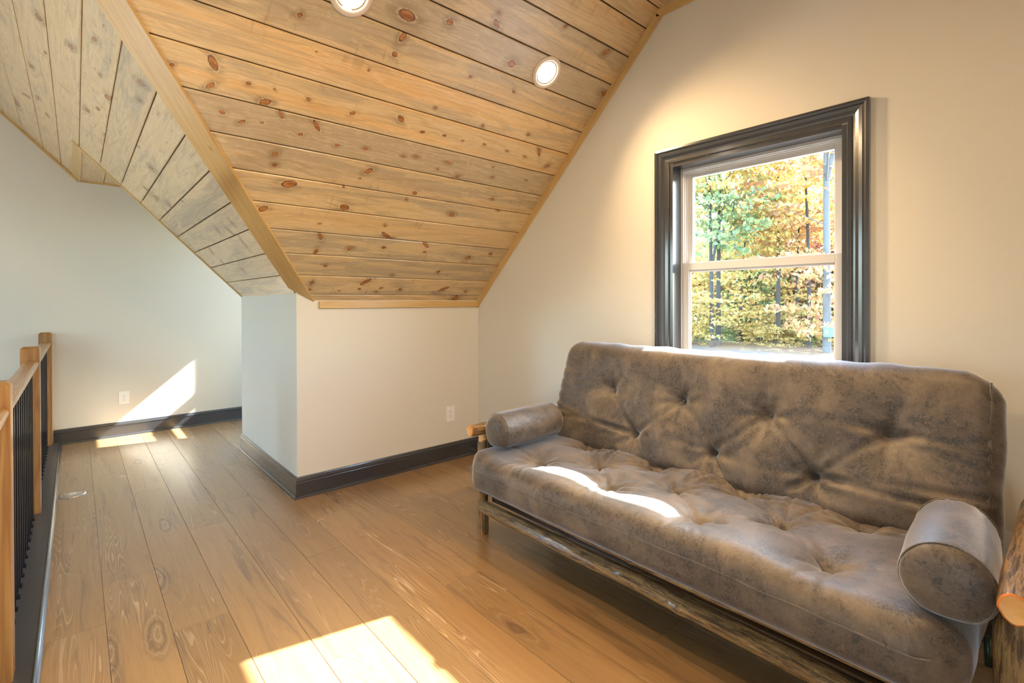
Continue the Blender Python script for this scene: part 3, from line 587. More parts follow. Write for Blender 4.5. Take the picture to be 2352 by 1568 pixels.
# ------------------------------------------------------------------ windows
def window(name, y0, y1, z0, z1, zr0, zr1, cas=True, x=XG):
    """double-hung window in the gable wall: opening y0..y1, z0..z1, meeting rail zr0..zr1"""
    w = structure(empty(name, (x, (y0+y1)/2, z0)))
    cw = 0.090
    prof = [(0.0, 0.0), (0.0, 0.010), (0.004, 0.013), (0.020, 0.013), (0.022, 0.010), (0.026, 0.010), (0.034, 0.012), (0.048, 0.0185), (0.062, 0.0215), (0.068, 0.019), (0.070, 0.023), (0.078, 0.026), (cw, 0.024), (cw, 0.0)]
    off = 0.006
    if cas:
        ya, yb, za, zb = y0-off, y1+off, z0-off, z1+off
        def piece(P0, P1, out, t):
            V = []
            for P, s in ((P0, -1), (P1, 1)):
                for a, b in prof: V.append(np.array(P, float) + np.array(out)*a + np.array((-1, 0, 0))*b + np.array(t)*s*a)
            n = len(prof)
            F = [(i, (i+1) % n, n+(i+1) % n, n+i) for i in range(n)] + [tuple(range(n-1, -1, -1)), tuple(range(n, 2*n))]
            mobj('casing', V, F, CHAR, w)
        piece((x, ya, zb), (x, yb, zb), (0, 0, 1), (0, 1, 0))
        piece((x, ya, za), (x, yb, za), (0, 0, -1), (0, 1, 0))
        piece((x, ya, za), (x, ya, zb), (0, -1, 0), (0, 0, 1))
        piece((x, yb, za), (x, yb, zb), (0, 1, 0), (0, 0, 1))
    # jamb lining
    t = 0.016
    for b in (box(x-0.002, x+0.148, y0-0.004, y0+t, z0, z1), box(x-0.002, x+0.148, y1-t, y1+0.004, z0, z1), box(x-0.002, x+0.148, y0+t, y1-t, z1-t, z1+0.004), box(x-0.002, x+0.148, y0+t, y1-t, z0-0.004, z0+t)):
        mobj('jamb', *b, CHAR, w)
    ya, yb, za, zb = y0+t, y1-t, z0+t, z1-t
    # vinyl frame, a stepped ring
    def ring(nm, xa, xb, a0, a1, c0, c1, wl, wr, wb, wt, mat=VINYL, par=w):
        o = mobj(nm, *join(box(xa, xb, a0, a0+wl, c0, c1), box(xa, xb, a1-wr, a1, c0, c1), box(xa, xb, a0+wl, a1-wr, c0, c0+wb), box(xa, xb, a0+wl, a1-wr, c1-wt, c1)), mat, par)
        return bevel(o, 0.002, 2)
    fr = ring('window_frame', x+0.088, x+0.150, ya, yb, za, zb, 0.018, 0.018, 0.03, 0.018)
    for k in range(2):
        ring('frame_step', x+0.100+0.012*k, x+0.150, ya+0.018, yb-0.018, za+0.03, zb-0.018, 0.006+0.006*k, 0.006+0.006*k, 0.004, 0.006+0.008*k, VINYL, fr)
    up = ring('upper_sash', x+0.118, x+0.146, ya+0.022, yb-0.022, zr0-0.002, zb-0.022, 0.042, 0.042, zr1-zr0, 0.034)
    mobj('glass_pane', *box(x+0.133, x+0.137, ya+0.06, yb-0.06, zr1-0.008, zb-0.05), GLASS, up)
    lo = ring('lower_sash', x+0.088, x+0.116, ya+0.012, yb-0.012, za+0.02, zr1, 0.042, 0.042, 0.045, zr1-zr0)
    mobj('glass_pane', *box(x+0.103, x+0.107, ya+0.048, yb-0.048, za+0.06, zr0+0.008), GLASS, lo)
    ring('glazing_bead', x+0.096, x+0.112, ya+0.054, yb-0.054, za+0.065, zr0, 0.006, 0.006, 0.008, 0.012, VINYL, lo)
    # sash lock
    ym = (y0+y1)/2
    ang = np.linspace(0, PI, 13)
    V = [(x+xx, ym+0.034*math.cos(a), zr1+0.016*math.sin(a)) for xx in (0.092, 0.112) for a in ang]
    n = len(ang); F = [(i, i+1, n+i+1, n+i) for i in range(n-1)] + [tuple(range(n-1, -1, -1)), tuple(range(n, 2*n)), (0, n, 2*n-1, n-1)]
    mobj('sash_lock', V, F, VINYL, w)
    return w
window('window_1', 0.704, 1.616, 0.93, 2.176, 1.538, 1.584)
window('window_2', 5.33, 6.05, 1.645, 2.45, 1.845, 1.956)
# added_window_3: tall glazing put into the unseen rear wall to light the far wall
w3 = structure(empty('added_window_3', (-2.5, YR, -1.9)))
for x in (-3.1, -1.98): mobj('stile', *box(x, x+0.08, YR-0.12, YR-0.03, -1.9, 2.85), VINYL, w3)
for z in (-1.9, 0.4, 2.77): mobj('rail', *box(-3.02, -1.98, YR-0.12, YR-0.03, z, z+0.08), VINYL, w3)
for z0, z1 in ((-1.82, 0.4), (0.48, 2.77)): mobj('glass_pane', *box(-3.02, -1.98, YR-0.08, YR-0.076, z0, z1), GLASS, w3)
w4 = structure(empty('added_window_4', (XL, 5.675, -0.9)))  # glazing added in the unseen left wall, daylight for dormer slope and return wall
for y in (5.10, 6.17): mobj('stile', *box(XL-0.12, XL-0.03, y, y+0.08, -0.9, 2.7), VINYL, w4)
for z in (-0.9, 0.86, 2.62): mobj('rail', *box(XL-0.12, XL-0.03, 5.18, 6.17, z, z+0.08), VINYL, w4)
for z in (-0.82, 0.94): mobj('glass_pane', *box(XL-0.08, XL-0.076, 5.18, 6.17, z, z+1.68), GLASS, w4)
w5 = structure(empty('added_window_5', (2.085, YF, 0.45)))  # hidden glazing added behind the knee box to brighten the alcove
for x in (1.62, 2.49): mobj('stile', *box(x, x+0.06, YF+0.03, YF+0.12, 0.45, 2.30), VINYL, w5)
for z in (0.45, 1.345, 2.24): mobj('rail', *box(1.68, 2.49, YF+0.03, YF+0.12, z, z+0.06), VINYL, w5)
for z in (0.51, 1.405): mobj('glass_pane', *box(1.68, 2.49, YF+0.07, YF+0.074, z, z+0.835), GLASS, w5)

# ------------------------------------------------------------------ recessed lights
def lathe(prof, seg=40):
    V, F = [], []
    n = len(prof)
    for s in range(seg):
        a = 2*PI*s/seg
        for r, z in prof: V.append((r*math.cos(a), r*math.sin(a), z))
    for s in range(seg):
        t = (s+1) % seg
        for j in range(n-1): F.append((s*n+j, s*n+j+1, t*n+j+1, t*n+j))
    return V, F
RINGM = simple('fixture_trim', (0.60, 0.50, 0.40), 0.4, 30, 0.03)
def downlight():
    e = empty('recessed_light')
    V, F = lathe([(0.070, -0.012), (0.073, 0.002), (0.078, 0.006), (0.090, 0.007), (0.098, 0.004), (0.100, -0.001), (0.070, -0.012)])
    mobj('trim_ring', V, F, RINGM, e, smooth=True)
    V, F = lathe([(0.0, 0.001), (0.03, 0.0005), (0.06, -0.001), (0.0715, -0.004)])
    mobj('lens', V, F, LAMP, e, smooth=True)
    b = bpy.data.objects.new('beam', BEAM); b.rotation_euler = (PI, 0, 0); b.location = (0, 0, 0.012); link(b, e)
    return e
dl = downlight()
def place(o, P, n, spin=0.0):
    q = Vector(n).to_track_quat('Z', 'Y'); o.rotation_euler = q.to_euler(); o.location = P
def onA(x, z, off=0.002): return np.array((x, yA(z), z)) + nA*off
spots = [((2.145, 2.735), 'A', 'lit round recessed light in the knotty pine slope, nearest the window wall'),
         ((0.925, 2.722), 'A', 'lit round recessed light cut off by the top edge of the photo')]
place(dl, onA(*spots[0][0]), nA); tag(dl, spots[0][2], 'ceiling light', 'recessed lights in the pine ceiling')
d2 = copy_tree(dl); place(d2, onA(*spots[1][0]), nA); tag(d2, spots[1][2], 'ceiling light', 'recessed lights in the pine ceiling')
nAr = np.array((0, SA, -1))/lA
for i, x in enumerate((1.65, 0.45)):
    d = copy_tree(dl); place(d, np.array((x, YMIR-yA(2.73), 2.73))+nAr*0.002, nAr)
    tag(d, 'recessed light on the opposite pine slope behind the viewer', 'ceiling light', 'recessed lights on the slope behind the viewer')

# unseen uplight added down the stairwell to brighten the dormer slope
tl = tag(empty('added_uplight', (-1.75, 3.3, -2.7)), 'added unseen uplight on the lower floor of the stairwell, brightens the dormer slope', 'added light')
def at_t(VF): return [(x-1.75, y+3.3, z-2.7) for x, y, z in VF[0]], VF[1]
mobj('base', *at_t(lathe([(0.0, 0.0), (0.14, 0.0), (0.14, 0.02), (0.03, 0.035), (0.0, 0.035)])), BLACKM, tl, smooth=True)
mobj('pole', *at_t(lathe([(0.014, 0.03), (0.014, 1.62)], 16)), BLACKM, tl, smooth=True)
mobj('bowl_shade', *at_t(lathe([(0.015, 1.60), (0.10, 1.63), (0.17, 1.70), (0.20, 1.78), (0.195, 1.78), (0.165, 1.71), (0.0, 1.64)])), BLACKM, tl, smooth=True)
UP = bpy.data.lights.new('uplight_beam', 'SPOT'); UP.energy = UPLIGHT; UP.color = (0.93, 0.98, 1.0)
UP.spot_size = math.radians(130); UP.spot_blend = 0.6; UP.shadow_soft_size = 0.12
ub = bpy.data.objects.new('beam', UP); ub.location = (0, 0, 1.82); ub.rotation_euler = (PI, math.radians(-14), 0); link(ub, tl)

# ------------------------------------------------------------------ outlets
def outlet():
    e = empty('outlet')
    p = mobj('wall_plate', *box(-0.0435, 0.0435, -0.006, 0.0, -0.066, 0.066), WHITE, e); bevel(p, 0.004, 3)
    for s in (1, -1):
        n = 20; prof = []
        for i in range(n):
            a = 2*PI*i/n; prof.append((0.0172*math.cos(a), max(-0.0125, min(0.0125, 0.0172*math.sin(a)))+s*0.0195))
        V = [(x, -0.006, z) for x, z in prof] + [(x, -0.0085, z) for x, z in prof]
        F = [tuple(range(n, 2*n))] + [(i, n+i, n+(i+1) % n, (i+1) % n) for i in range(n)]
        r = mobj('receptacle', V, F, WHITE, e)
        for dx, hh in ((-0.0065, 0.0042), (0.0065, 0.0034)):
            mobj('slot', *box(dx-0.0011, dx+0.0011, -0.0090, -0.0084, s*0.0195+0.004-hh, s*0.0195+0.004+hh), SLOT, r)
        mobj('ground_hole', *box(-0.0024, 0.0024, -0.0090, -0.0084, s*0.0195-0.0088, s*0.0195-0.0042), SLOT, r)
    V, F = lathe([(0.0, -0.0015), (0.003, -0.001), (0.0035, 0.0)], 12)
    mobj('screw', [(x, z-0.0062, y) for x, y, z in V], F, STEEL, e, smooth=True)
    return e
o1 = outlet(); o1.location = (2.408, YK, 0.390); tag(o1, 'white double outlet on the low beige knee wall beside the sofa', 'outlet')
o2 = copy_tree(o1); o2.location = (0.363, YF, 0.384); tag(o2, 'white double outlet on the far pale wall left of the sun patch', 'outlet')
o3 = copy_tree(o1); o3.location = (XG, 0.134, 0.385); o3.rotation_euler = (0, 0, PI/2 * -1); tag(o3, 'white outlet on the window wall, half hidden behind the sofa arm', 'outlet')

# ------------------------------------------------------------------ stair railing
rail = tag(empty('stair_railing', (-0.217, 4.4, 0.0)), 'golden oak stair railing with square newel posts and thin black metal balusters', 'railing')
NX = -0.217
b = mobj('base_board', *box(-0.36, -0.121, YR, YF-0.002, -0.30, 0.026), DARKB, rail); bevel(b, 0.004, 2)
n = 9; V = []
for yy in (YR, YF-0.035):
    V += [(-0.121, yy, 0.0)] + [(-0.121+0.019*math.cos(a), yy, 0.030*math.sin(a)) for a in np.linspace(0, PI/2, n)]
m_ = n+1
F = [(i, (i+1) % m_, m_+(i+1) % m_, m_+i) for i in range(m_)] + [tuple(range(m_-1, -1, -1)), tuple(range(m_, 2*m_))]
mobj('shoe_molding', V, F, CHAR, rail)
newy = [6.335, 4.345, 2.492, 0.62]
def newel(y):
    h, w = 1.075, 0.0445
    V = []
    for z, ww in ((0.024, w), (h-0.012, w), (h, w-0.012)):
        V += [(NX-ww, y-ww, z), (NX+ww, y-ww, z), (NX+ww, y+ww, z), (NX-ww, y+ww, z)]
    F = [(3, 2, 1, 0), (8, 9, 10, 11)]
    for k in (0, 4):
        for i in range(4): F.append((k+i, k+(i+1) % 4, k+4+(i+1) % 4, k+4+i))
    return bevel(mobj('newel_post', V, F, OAK, rail), 0.002, 2)
for y in newy: newel(y)
RP = [(-0.030, 0.0), (0.030, 0.0), (0.030, 0.010), (0.035, 0.014), (0.037, 0.024), (0.034, 0.034), (0.024, 0.041), (0.0, 0.043), (-0.024, 0.041), (-0.034, 0.034), (-0.037, 0.024), (-0.035, 0.014), (-0.030, 0.010)]
for ya, yb in zip(newy[1:], newy):
    a, b_ = ya+0.0445, yb-0.0445
    V, F = sweep(RP, [(NX+0.004, a, 0.945), (NX+0.004, b_, 0.945)], [((1, 0, 0), (0, 0, 1))]*2)
    mobj('handrail', V, F, OAKR, rail)
# balusters
bal0 = None
bh = 0.0068
ys = [2.954+0.1155*i for i in range(-3, 12)]
for lo_, hi_ in ((0.62, 2.492), (2.492, 4.345), (4.345, 6.335)):
    k = round((hi_-lo_-0.089)/0.1155)
    for i in range(1, k):
        y = lo_+0.0445+(hi_-lo_-0.089)*i/k
        if bal0 is None:
            bal0 = mobj('baluster', *join(box(-bh, bh, -bh, bh, 0.0, 0.921), box(-bh-0.006, bh+0.006, -bh-0.006, bh+0.006, 0.0, 0.012)), BLACKM)
            bal0.parent = rail; o = bal0
        else:
            o = bal0.copy(); COL.objects.link(o); o.parent = rail
        o.location = (-0.207+0.217, y-4.4, 0.025)

# ------------------------------------------------------------------ round floor cover
fc = tag(empty('floor_outlet_cover', (-0.024, 4.652, 0.0)), 'round brushed metal cover plate set in the floor beside the railing', 'floor cover')
V, F = lathe([(0.074, 0.0), (0.0745, 0.003), (0.070, 0.006), (0.058, 0.0075), (0.056, 0.006)], 48)
mobj('rim', V+fc.location[:] if False else [(x-0.024, y+4.652, z) for x, y, z in V], F, CHROME, fc, smooth=True)
V, F = lathe([(0.0, 0.0075), (0.045, 0.0075), (0.055, 0.0062)], 48)
lid = mobj('lid', [(x-0.024, y+4.652, z) for x, y, z in V], F, CHROME, fc, smooth=True)
mobj('lift_tab', *box(-0.044, -0.004, 4.640, 4.664, 0.0072, 0.0088), WHITE, lid)

# ------------------------------------------------------------------ the log futon sofa
sofa = tag(empty('futon_sofa', (2.1, 1.18, 0.0)), 'rustic bark log futon sofa with brown grey tufted suede mattress under the window', 'sofa')
def log(name, P0, P1, r0, r1, seed, parent, bend=0.0, seg=26, n=None, cuts=(True, True), rough=1.0, knots=0):
    P0, P1 = np.array(P0, float), np.array(P1, float)
    rg = np.random.default_rng(seed)
    d = P1-P0; L = np.linalg.norm(d); d /= L
    A = np.cross(d, (0.31, 0.52, 0.79)); A /= np.linalg.norm(A); B = np.cross(d, A)
    n = n or max(10, int(L/0.022))
    ph = rg.uniform(0, 6.28, 8); kn = [(rg.uniform(0.1, 0.9), rg.uniform(0, 6.28), rg.uniform(0.12, 0.25)) for _ in range(knots)]
    V, U = [], []
    for i in range(n+1):
        t = i/n
        off = A*bend*math.sin(PI*t+ph[0]*0.1) + B*bend*0.6*math.sin(2*PI*t+ph[1])
        for j in range(seg+1):
            a = 2*PI*j/seg
            r = r0+(r1-r0)*t
            q = (0.035*math.sin(3*a+ph[2]+5*t)+0.03*math.sin(5*a+ph[3]-9*t*L)+0.025*math.sin(2*a+ph[4]+14*t*L)+0.02*math.sin(9*a+ph[5]+23*t*L))*rough
            for kt, ka, kh in kn:
                da = (a-ka+PI) % (2*PI)-PI
                q += kh*math.exp(-((t-kt)*L/0.022)**2-(da/0.45)**2)
            e = min(i, n-i)
            if e == 0: q -= 0.07
            r *= 1+q
            V.append(P0+d*L*t+off+A*r*math.cos(a)+B*r*math.sin(a)); U.append((t*L+seed*1.7, j/seg))
    w = seg+1
    F = [(i*w+j, i*w+j+1, (i+1)*w+j+1, (i+1)*w+j) for i in range(n) for j in range(seg)]
    o = mobj(name, V, F, BARK, parent, smooth=True, uvs=U)
    for k, i in ((0, 0), (1, n)):
        if not cuts[k]: continue
        ringp = np.array(V[i*w:i*w+seg]); c = ringp.mean(0); s = -1 if k == 0 else 1
        VV = [c+(p-c)*f+d*s*h for f, h in ((1.0, 0.0), (0.93, 0.003), (0.86, 0.0045), (0.84, 0.0042)) for p in ringp] + [c+d*s*0.005]
        FF = [(a*seg+j, a*seg+(j+1) % seg, (a+1)*seg+(j+1) % seg, (a+1)*seg+j) for a in range(3) for j in range(seg)]
        mi = [1]*(2*seg)+[0]*seg+[0]*seg
        FF += [(3*seg+j, 3*seg+(j+1) % seg, 4*seg) for j in range(seg)]
        if k == 0: FF = [f[::-1] for f in FF]
        e = mobj('cut_end', VV, FF, [CUT, CUTRIM], o, smooth=True, mi=mi)
        e['label'] = 'pale sawn end grain disc of the log'
    return o
AY0, AY1, AZ = 0.084, 2.250, 0.628            # arm axes
PY0, PY1, PX, QX = 0.094, 2.275, 1.778, 2.46
log('leg', (PX, PY1, 0), (PX, PY1, 0.548), 0.031, 0.029, 11, sofa, 0.002, cuts=(False, False))
log('leg', (PX, PY0, 0), (PX, PY0, 0.560), 0.040, 0.039, 12, sofa, 0.002, cuts=(False, False), knots=2)
log('leg', (QX, PY1, 0), (QX, PY1, 0.56), 0.031, 0.030, 13, sofa, 0.002, cuts=(False, False))
log('leg', (QX, PY0, 0), (QX, PY0, 0.56), 0.034, 0.033, 14, sofa, 0.002, cuts=(False, False))
for X, Y, r in ((PX, PY1, 0.026), (PX, PY0, 0.034), (QX, PY1, 0.026), (QX, PY0, 0.03)):
    V, F = lathe([(r*1.06, 0.540), (r, 0.556), (r*0.82, 0.585), (r*0.7, AZ-0.01)], 20)
    o = mobj('peeled_tenon', [(x+X, y+Y, z) for x, y, z in V], F, CUT, sofa, smooth=True); o['label'] = 'pale peeled tenon on top of the leg'
log('arm_rail', (1.665, AY1, AZ-0.010), (2.50, AY1, AZ), 0.033, 0.031, 15, sofa, 0.004)
log('arm_rail', (1.640, AY0, AZ), (2.47, AY0, AZ+0.02), 0.0385, 0.033, 16, sofa, 0.003, knots=3)
log('front_stretcher', (1.716, 2.207, 0.205), (1.716, 0.09, 0.192), 0.034, 0.037, 17, sofa, 0.006, knots=6)
log('seat_rail', (1.728, 2.20, 0.298), (1.728, 0.12, 0.295), 0.030, 0.032, 18, sofa, 0.004, knots=3, cuts=(False, False))
log('side_stretcher', (PX, 2.285, 0.285), (QX, 2.285, 0.285), 0.024, 0.024, 19, sofa, 0.003, cuts=(False, False))
log('side_stretcher', (PX, PY0, 0.285), (QX, PY0, 0.285), 0.026, 0.026, 20, sofa, 0.003, cuts=(False, False))
log('back_rail', (2.50, 2.24, 0.33), (2.50, 0.10, 0.33), 0.033, 0.033, 21, sofa, 0.003, cuts=(False, False))
mobj('metal_bar', *box(1.80, 1.825, 0.13, 2.22, 0.195, 0.285), BLACKM, sofa)
mobj('metal_bar', *box(2.25, 2.275, 0.13, 2.22, 0.235, 0.285), BLACKM, sofa)
hb = mobj('hinge_bracket', *join(box(1.86, 1.90, 0.118, 0.140, 0.365, 0.455), box(1.90, 1.98, 0.118, 0.132, 0.33, 0.40)), BLACKM, sofa); bevel(hb, 0.003, 2)
V, F = lathe([(0.0, 0.352), (0.009, 0.352), (0.009, 0.430), (0.0, 0.430)], 14)
o = mobj('spring_pin', [(x+1.865, y+0.150, z) for x, y, z in V], F, simple('green_steel', (0.10, 0.17, 0.14), 0.3, 60, 0.1, 0, Metallic=0.7), sofa, smooth=True); o['label'] = 'greenish steel pin beside the hinge bracket'

def cushion(name, Lx, Ly, T, rad, tufts, segs, O, ex, ey, ez, parent, h=0.0115, crown=0.02, edge_w=0.006, seed=1, tuft=1.0):
    """tufted mattress: local box Lx x Ly x T, top = +ez"""
    nx, ny, nz = int(Lx/h), int(Ly/h), max(6, int(T/0.018))
    idx = {}; lat = []
    def vid(i, j, k):
        q = (i, j, k)
        if q not in idx: idx[q] = len(lat); lat.append(q)
        return idx[q]
    F = []
    for i in range(nx):
        for j in range(ny):
            F.append((vid(i, j, nz), vid(i+1, j, nz), vid(i+1, j+1, nz), vid(i, j+1, nz)))
            F.append((vid(i, j, 0), vid(i, j+1, 0), vid(i+1, j+1, 0), vid(i+1, j, 0)))
    for i in range(nx):
        for k in range(nz):
            F.append((vid(i, 0, k), vid(i+1, 0, k), vid(i+1, 0, k+1), vid(i, 0, k+1)))
            F.append((vid(i, ny, k), vid(i, ny, k+1), vid(i+1, ny, k+1), vid(i+1, ny, k)))
    for j in range(ny):
        for k in range(nz):
            F.append((vid(0, j, k), vid(0, j, k+1), vid(0, j+1, k+1), vid(0, j+1, k)))
            F.append((vid(nx, j, k), vid(nx, j+1, k), vid(nx, j+1, k+1), vid(nx, j, k+1)))
    Q = np.array(lat, float)
    P = np.c_[Q[:, 0]/nx*Lx-Lx/2, Q[:, 1]/ny*Ly-Ly/2, Q[:, 2]/nz*T-T/2]
    rc = rad*1.5
    # plan corners rounded more strongly than the edges
    inner = np.array([Lx/2-rc, Ly/2-rc]); cl = np.clip(P[:, :2], -inner, inner); dd = P[:, :2]-cl
    # round the edges
    hi = np.array([Lx/2, Ly/2, T/2])-rad
    C = np.clip(P, -hi, hi); D = P-C; ln = np.linalg.norm(D, axis=1); ln[ln < 1e-9] = 1
    N = D/ln[:, None]
    P2 = C + N*rad
    cm = np.minimum(1.0, np.maximum(0, np.abs(P2[:, 0])-inner[0])/rc)*np.minimum(1.0, np.maximum(0, np.abs(P2[:, 1])-inner[1])/rc)
    P2[:, 0] -= np.sign(P2[:, 0])*cm*rc*0.32; P2[:, 1] -= np.sign(P2[:, 1])*cm*rc*0.32
    # side bulge
    sx = (1-(np.abs(P2[:, 2])/(T/2))**2)*edge_w
    P2[:, 0] += N[:, 0]*sx; P2[:, 1] += N[:, 1]*sx
    x, y = P2[:, 0], P2[:, 1]
    f = crown*(1-np.abs(2*x/Lx)**6)*(1-np.abs(2*y/Ly)**4)
    rg = np.random.default_rng(seed)
    near = np.full(len(x), 9.0)
    for tx, ty in tufts:
        dx, dy = x-tx, y-ty
        r = np.hypot(dx, dy); th = np.arctan2(dy, dx); near = np.minimum(near, r)
        f -= tuft*(0.040*np.exp(-(r/0.030)**1.3) + 0.034*np.exp(-(r/0.120)**2))
        ph = rg.uniform(0, 6.28, 3)
        f += (0.0032*np.sin(7*th+ph[0])+0.0022*np.sin(11*th+ph[1]))*np.exp(-((r-0.075)/0.05)**2)
    for (ax_, ay, bx, by, dep, wid) in segs:
        vx, vy = bx-ax_, by-ay; L2 = vx*vx+vy*vy
        t = np.clip(((x-ax_)*vx+(y-ay)*vy)/L2, 0, 1)
        nx_, ny_ = -vy/math.sqrt(L2), vx/math.sqrt(L2)
        bow = rg.uniform(-0.02, 0.02)*np.sin(PI*t)
        dist = (x-ax_-vx*t)*nx_+(y-ay-vy*t)*ny_-bow
        end = np.hypot(x-ax_-vx*t, y-ay-vy*t)
        prof = dep*(0.35+0.65*np.abs(1-2*t)**0.8)*np.clip(t*9, 0, 1)
        g = np.exp(-(dist/wid)**2) - 0.45*np.exp(-((dist-2.1*wid)/(1.1*wid))**2) - 0.45*np.exp(-((dist+2.1*wid)/(1.1*wid))**2)
        f -= prof*g*(end < 0.12)
    # broad unevenness
    f += 0.004*np.sin(9*x+1.3)*np.sin(7*y+0.4)+0.003*np.sin(17*x+2*y)
    wt = np.clip(N[:, 2]*1.6, 0, 1); wt = wt*wt*(3-2*wt)
    P2[:, 2] += wt*f
    # little puckers along the side edges
    sd = np.clip(1-np.abs(N[:, 2]), 0, 1)
    P2 += N*(sd*0.0025*(np.sin(38*x+3*y)+np.sin(23*y+61*x*0.3)))[:, None]
    O, ex, ey, ez = [np.array(q, float) for q in (O, ex, ey, ez)]
    Wd = O + P2[:, :1]*ex + P2[:, 1:2]*ey + P2[:, 2:]*ez
    ob = mobj(name, Wd, F, SUEDE, parent, smooth=True)
    surf = []
    for tx, ty in tufts:
        i = np.argmin((x-tx)**2+(y-ty)**2+(N[:, 2] < 0.5)*9); surf.append(Wd[i])
    return ob, surf, Wd, P2

def tuft_segs(tufts, Lx, Ly, rg, dep=0.011, wid=0.010):
    segs = []
    for i, (ax_, ay) in enumerate(tufts):
        for j, (bx, by) in enumerate(tufts):
            if i == j: continue
            d = math.hypot(ax_-bx, ay-by)
            if d < 0.36 and abs(ay-by) > 0.05:
                if i < j:
                    segs.append((ax_, ay, bx, by, dep, wid)); 
            elif d < 0.5 and abs(ay-by) < 0.05 and i < j and rg.random() < 0.6:
                segs.append((ax_, ay, bx, by, dep*0.5, wid*1.2))
    return segs

# seat: local x along -Y (length), y along +X (depth), z up
SL, SW, ST = 2.06, 0.74, 0.200
SO = np.array((1.605+SW/2, 1.205, 0.315+ST/2))
def seat_xy(X, Y): return (-(Y-SO[1]), X-SO[0])
st = [seat_xy(1.822, Y) for Y in (1.849, 1.400, 0.965, 0.522)] + [seat_xy(2.000, Y) for Y in (1.610, 1.175, 0.730)] + [seat_xy(2.2, Y) for Y in (1.84, 1.40, 0.96, 0.52)]
rg = np.random.default_rng(3)
ss = tuft_segs(st, SL, SW, rg, 0.012, 0.010)
for (tx, ty) in st[:4]:
    for k in range(3): ss.append((tx, ty, tx+rg.uniform(-0.06, 0.06), ty-0.10, 0.004, 0.008))
for (tx, ty) in st[4:7]:
    for k in range(4): ss.append((tx, ty, tx+rg.uniform(-0.10, 0.10), ty+0.14, 0.008, 0.008))
ss.append((st[0][0], st[0][1], -SL/2+0.03, st[0][1]+0.02, 0.007, 0.012)); ss.append((st[3][0], st[3][1], SL/2-0.03, st[3][1]+0.05, 0.009, 0.012))
seat, seat_pts, seatW, seatP = cushion('seat_mattress', SL, SW, ST, 0.070, st, ss, SO, (0, -1, 0), (1, 0, 0), (0, 0, 1), sofa, crown=0.020, seed=4)
# seam along the front of the seat
yy = np.linspace(-SL/2+0.06, SL/2-0.06, 60)
V, U = [], []
sg = 6
for t in yy:
    Y = SO[1]-t; z = SO[2]+0.028+0.004*math.sin(5*t)
    near_ = (np.abs(seatW[:, 1]-Y) < 0.012) & (np.abs(seatW[:, 2]-z) < 0.016); fx = seatW[near_, 0].min()+0.0005
    for j in range(sg):
        a = 2*PI*j/sg; V.append((fx+0.0022*math.cos(a), Y, z+0.0022*math.sin(a)))
F = [(i*sg+j, i*sg+(j+1) % sg, (i+1)*sg+(j+1) % sg, (i+1)*sg+j) for i in range(len(yy)-1) for j in range(sg)]
mobj('seam', V, F, SUEDE, seat, smooth=True)

# back: local x along -Y, y up the lean, z out of the face
lean = math.radians(17.5)
eyb = np.array((math.sin(lean), 0, math.cos(lean))); ezb = np.array((-math.cos(lean), 0, math.sin(lean)))
BL, BW, BT = 2.05, 0.66, 0.175
BO = np.array((2.235, 1.185, 0.475)) + eyb*(BW/2) - ezb*(BT/2)
def back_xy(Y, z):
    return (-(Y-BO[1]), (z-(BO+ezb*BT/2)[2])/eyb[2])
bt = [back_xy(Y, 0.838) for Y in (1.795, 1.352, 0.925, 0.474)] + [back_xy(Y, 0.628) for Y in (1.600, 1.155, 0.714)]
rg = np.random.default_rng(5)
bs = tuft_segs(bt, BL, BW, rg, 0.010, 0.012)
for k, (tx, ty) in enumerate(bt[4:]):
    for q in range(3): bs.append((tx, ty, tx+rg.uniform(-0.16, 0.20), ty-0.20, 0.010, 0.010))
for dy in (0.03, 0.10, -0.05): bs.append((bt[0][0], bt[0][1], -BL/2+0.02, bt[0][1]+dy, 0.006, 0.010))
for dy in (0.06, 0.0, 0.11): bs.append((bt[4][0], bt[4][1], -BL/2+0.02, bt[4][1]+dy, 0.009, 0.011))
for dy in (-0.03, -0.08, 0.02): bs.append((bt[3][0], bt[3][1], BL/2-0.02, bt[3][1]+dy, 0.007, 0.011))
for dy in (-0.02, 0.05, 0.0): bs.append((bt[6][0], bt[6][1], BL/2-0.02, bt[6][1]+dy, 0.008, 0.012))
back, back_pts, _, _ = cushion('back_mattress', BL, BW, BT, 0.066, bt, bs, BO, (0, -1, 0), eyb, ezb, sofa, crown=0.030, seed=9, tuft=1.35)
back['label'] = 'leaning tufted back of the futon mattress'
# piping along the right end of the back
V = []; pth = []
for t in np.linspace(-BW/2+0.02, BW/2-0.045, 40):
    pth.append(BO + np.array((0, -1, 0))*(BL/2-0.028+0.002*math.sin(40*t)) + eyb*t + ezb*(BT/2-0.014))
for P in pth:
    for j in range(6):
        a = 2*PI*j/6; V.append(P+np.array((0, 1, 0))*0.0035*math.cos(a)+ezb*0.0035*math.sin(a))
F = [(i*6+j, i*6+(j+1) % 6, (i+1)*6+(j+1) % 6, (i+1)*6+j) for i in range(len(pth)-1) for j in range(6)]
mobj('piping', V, F, SUEDE, back, smooth=True)
# covered buttons
def button(P, n, parent):
    n = np.array(n, float); A = np.cross(n, (0.2, 0.3, 0.9)); A /= np.linalg.norm(A); B = np.cross(n, A)
    V, F = lathe([(0.0, 0.0075), (0.005, 0.007), (0.009, 0.0045), (0.0105, 0.0), (0.008, -0.004)], 18)
    mobj('button', [P+A*x+B*y+n*(z+0.004) for x, y, z in V], F, SUEDE, parent, smooth=True)
for P in back_pts: button(P, ezb, back)
for P in seat_pts[:7]: button(P, (0, 0, 1), seat)

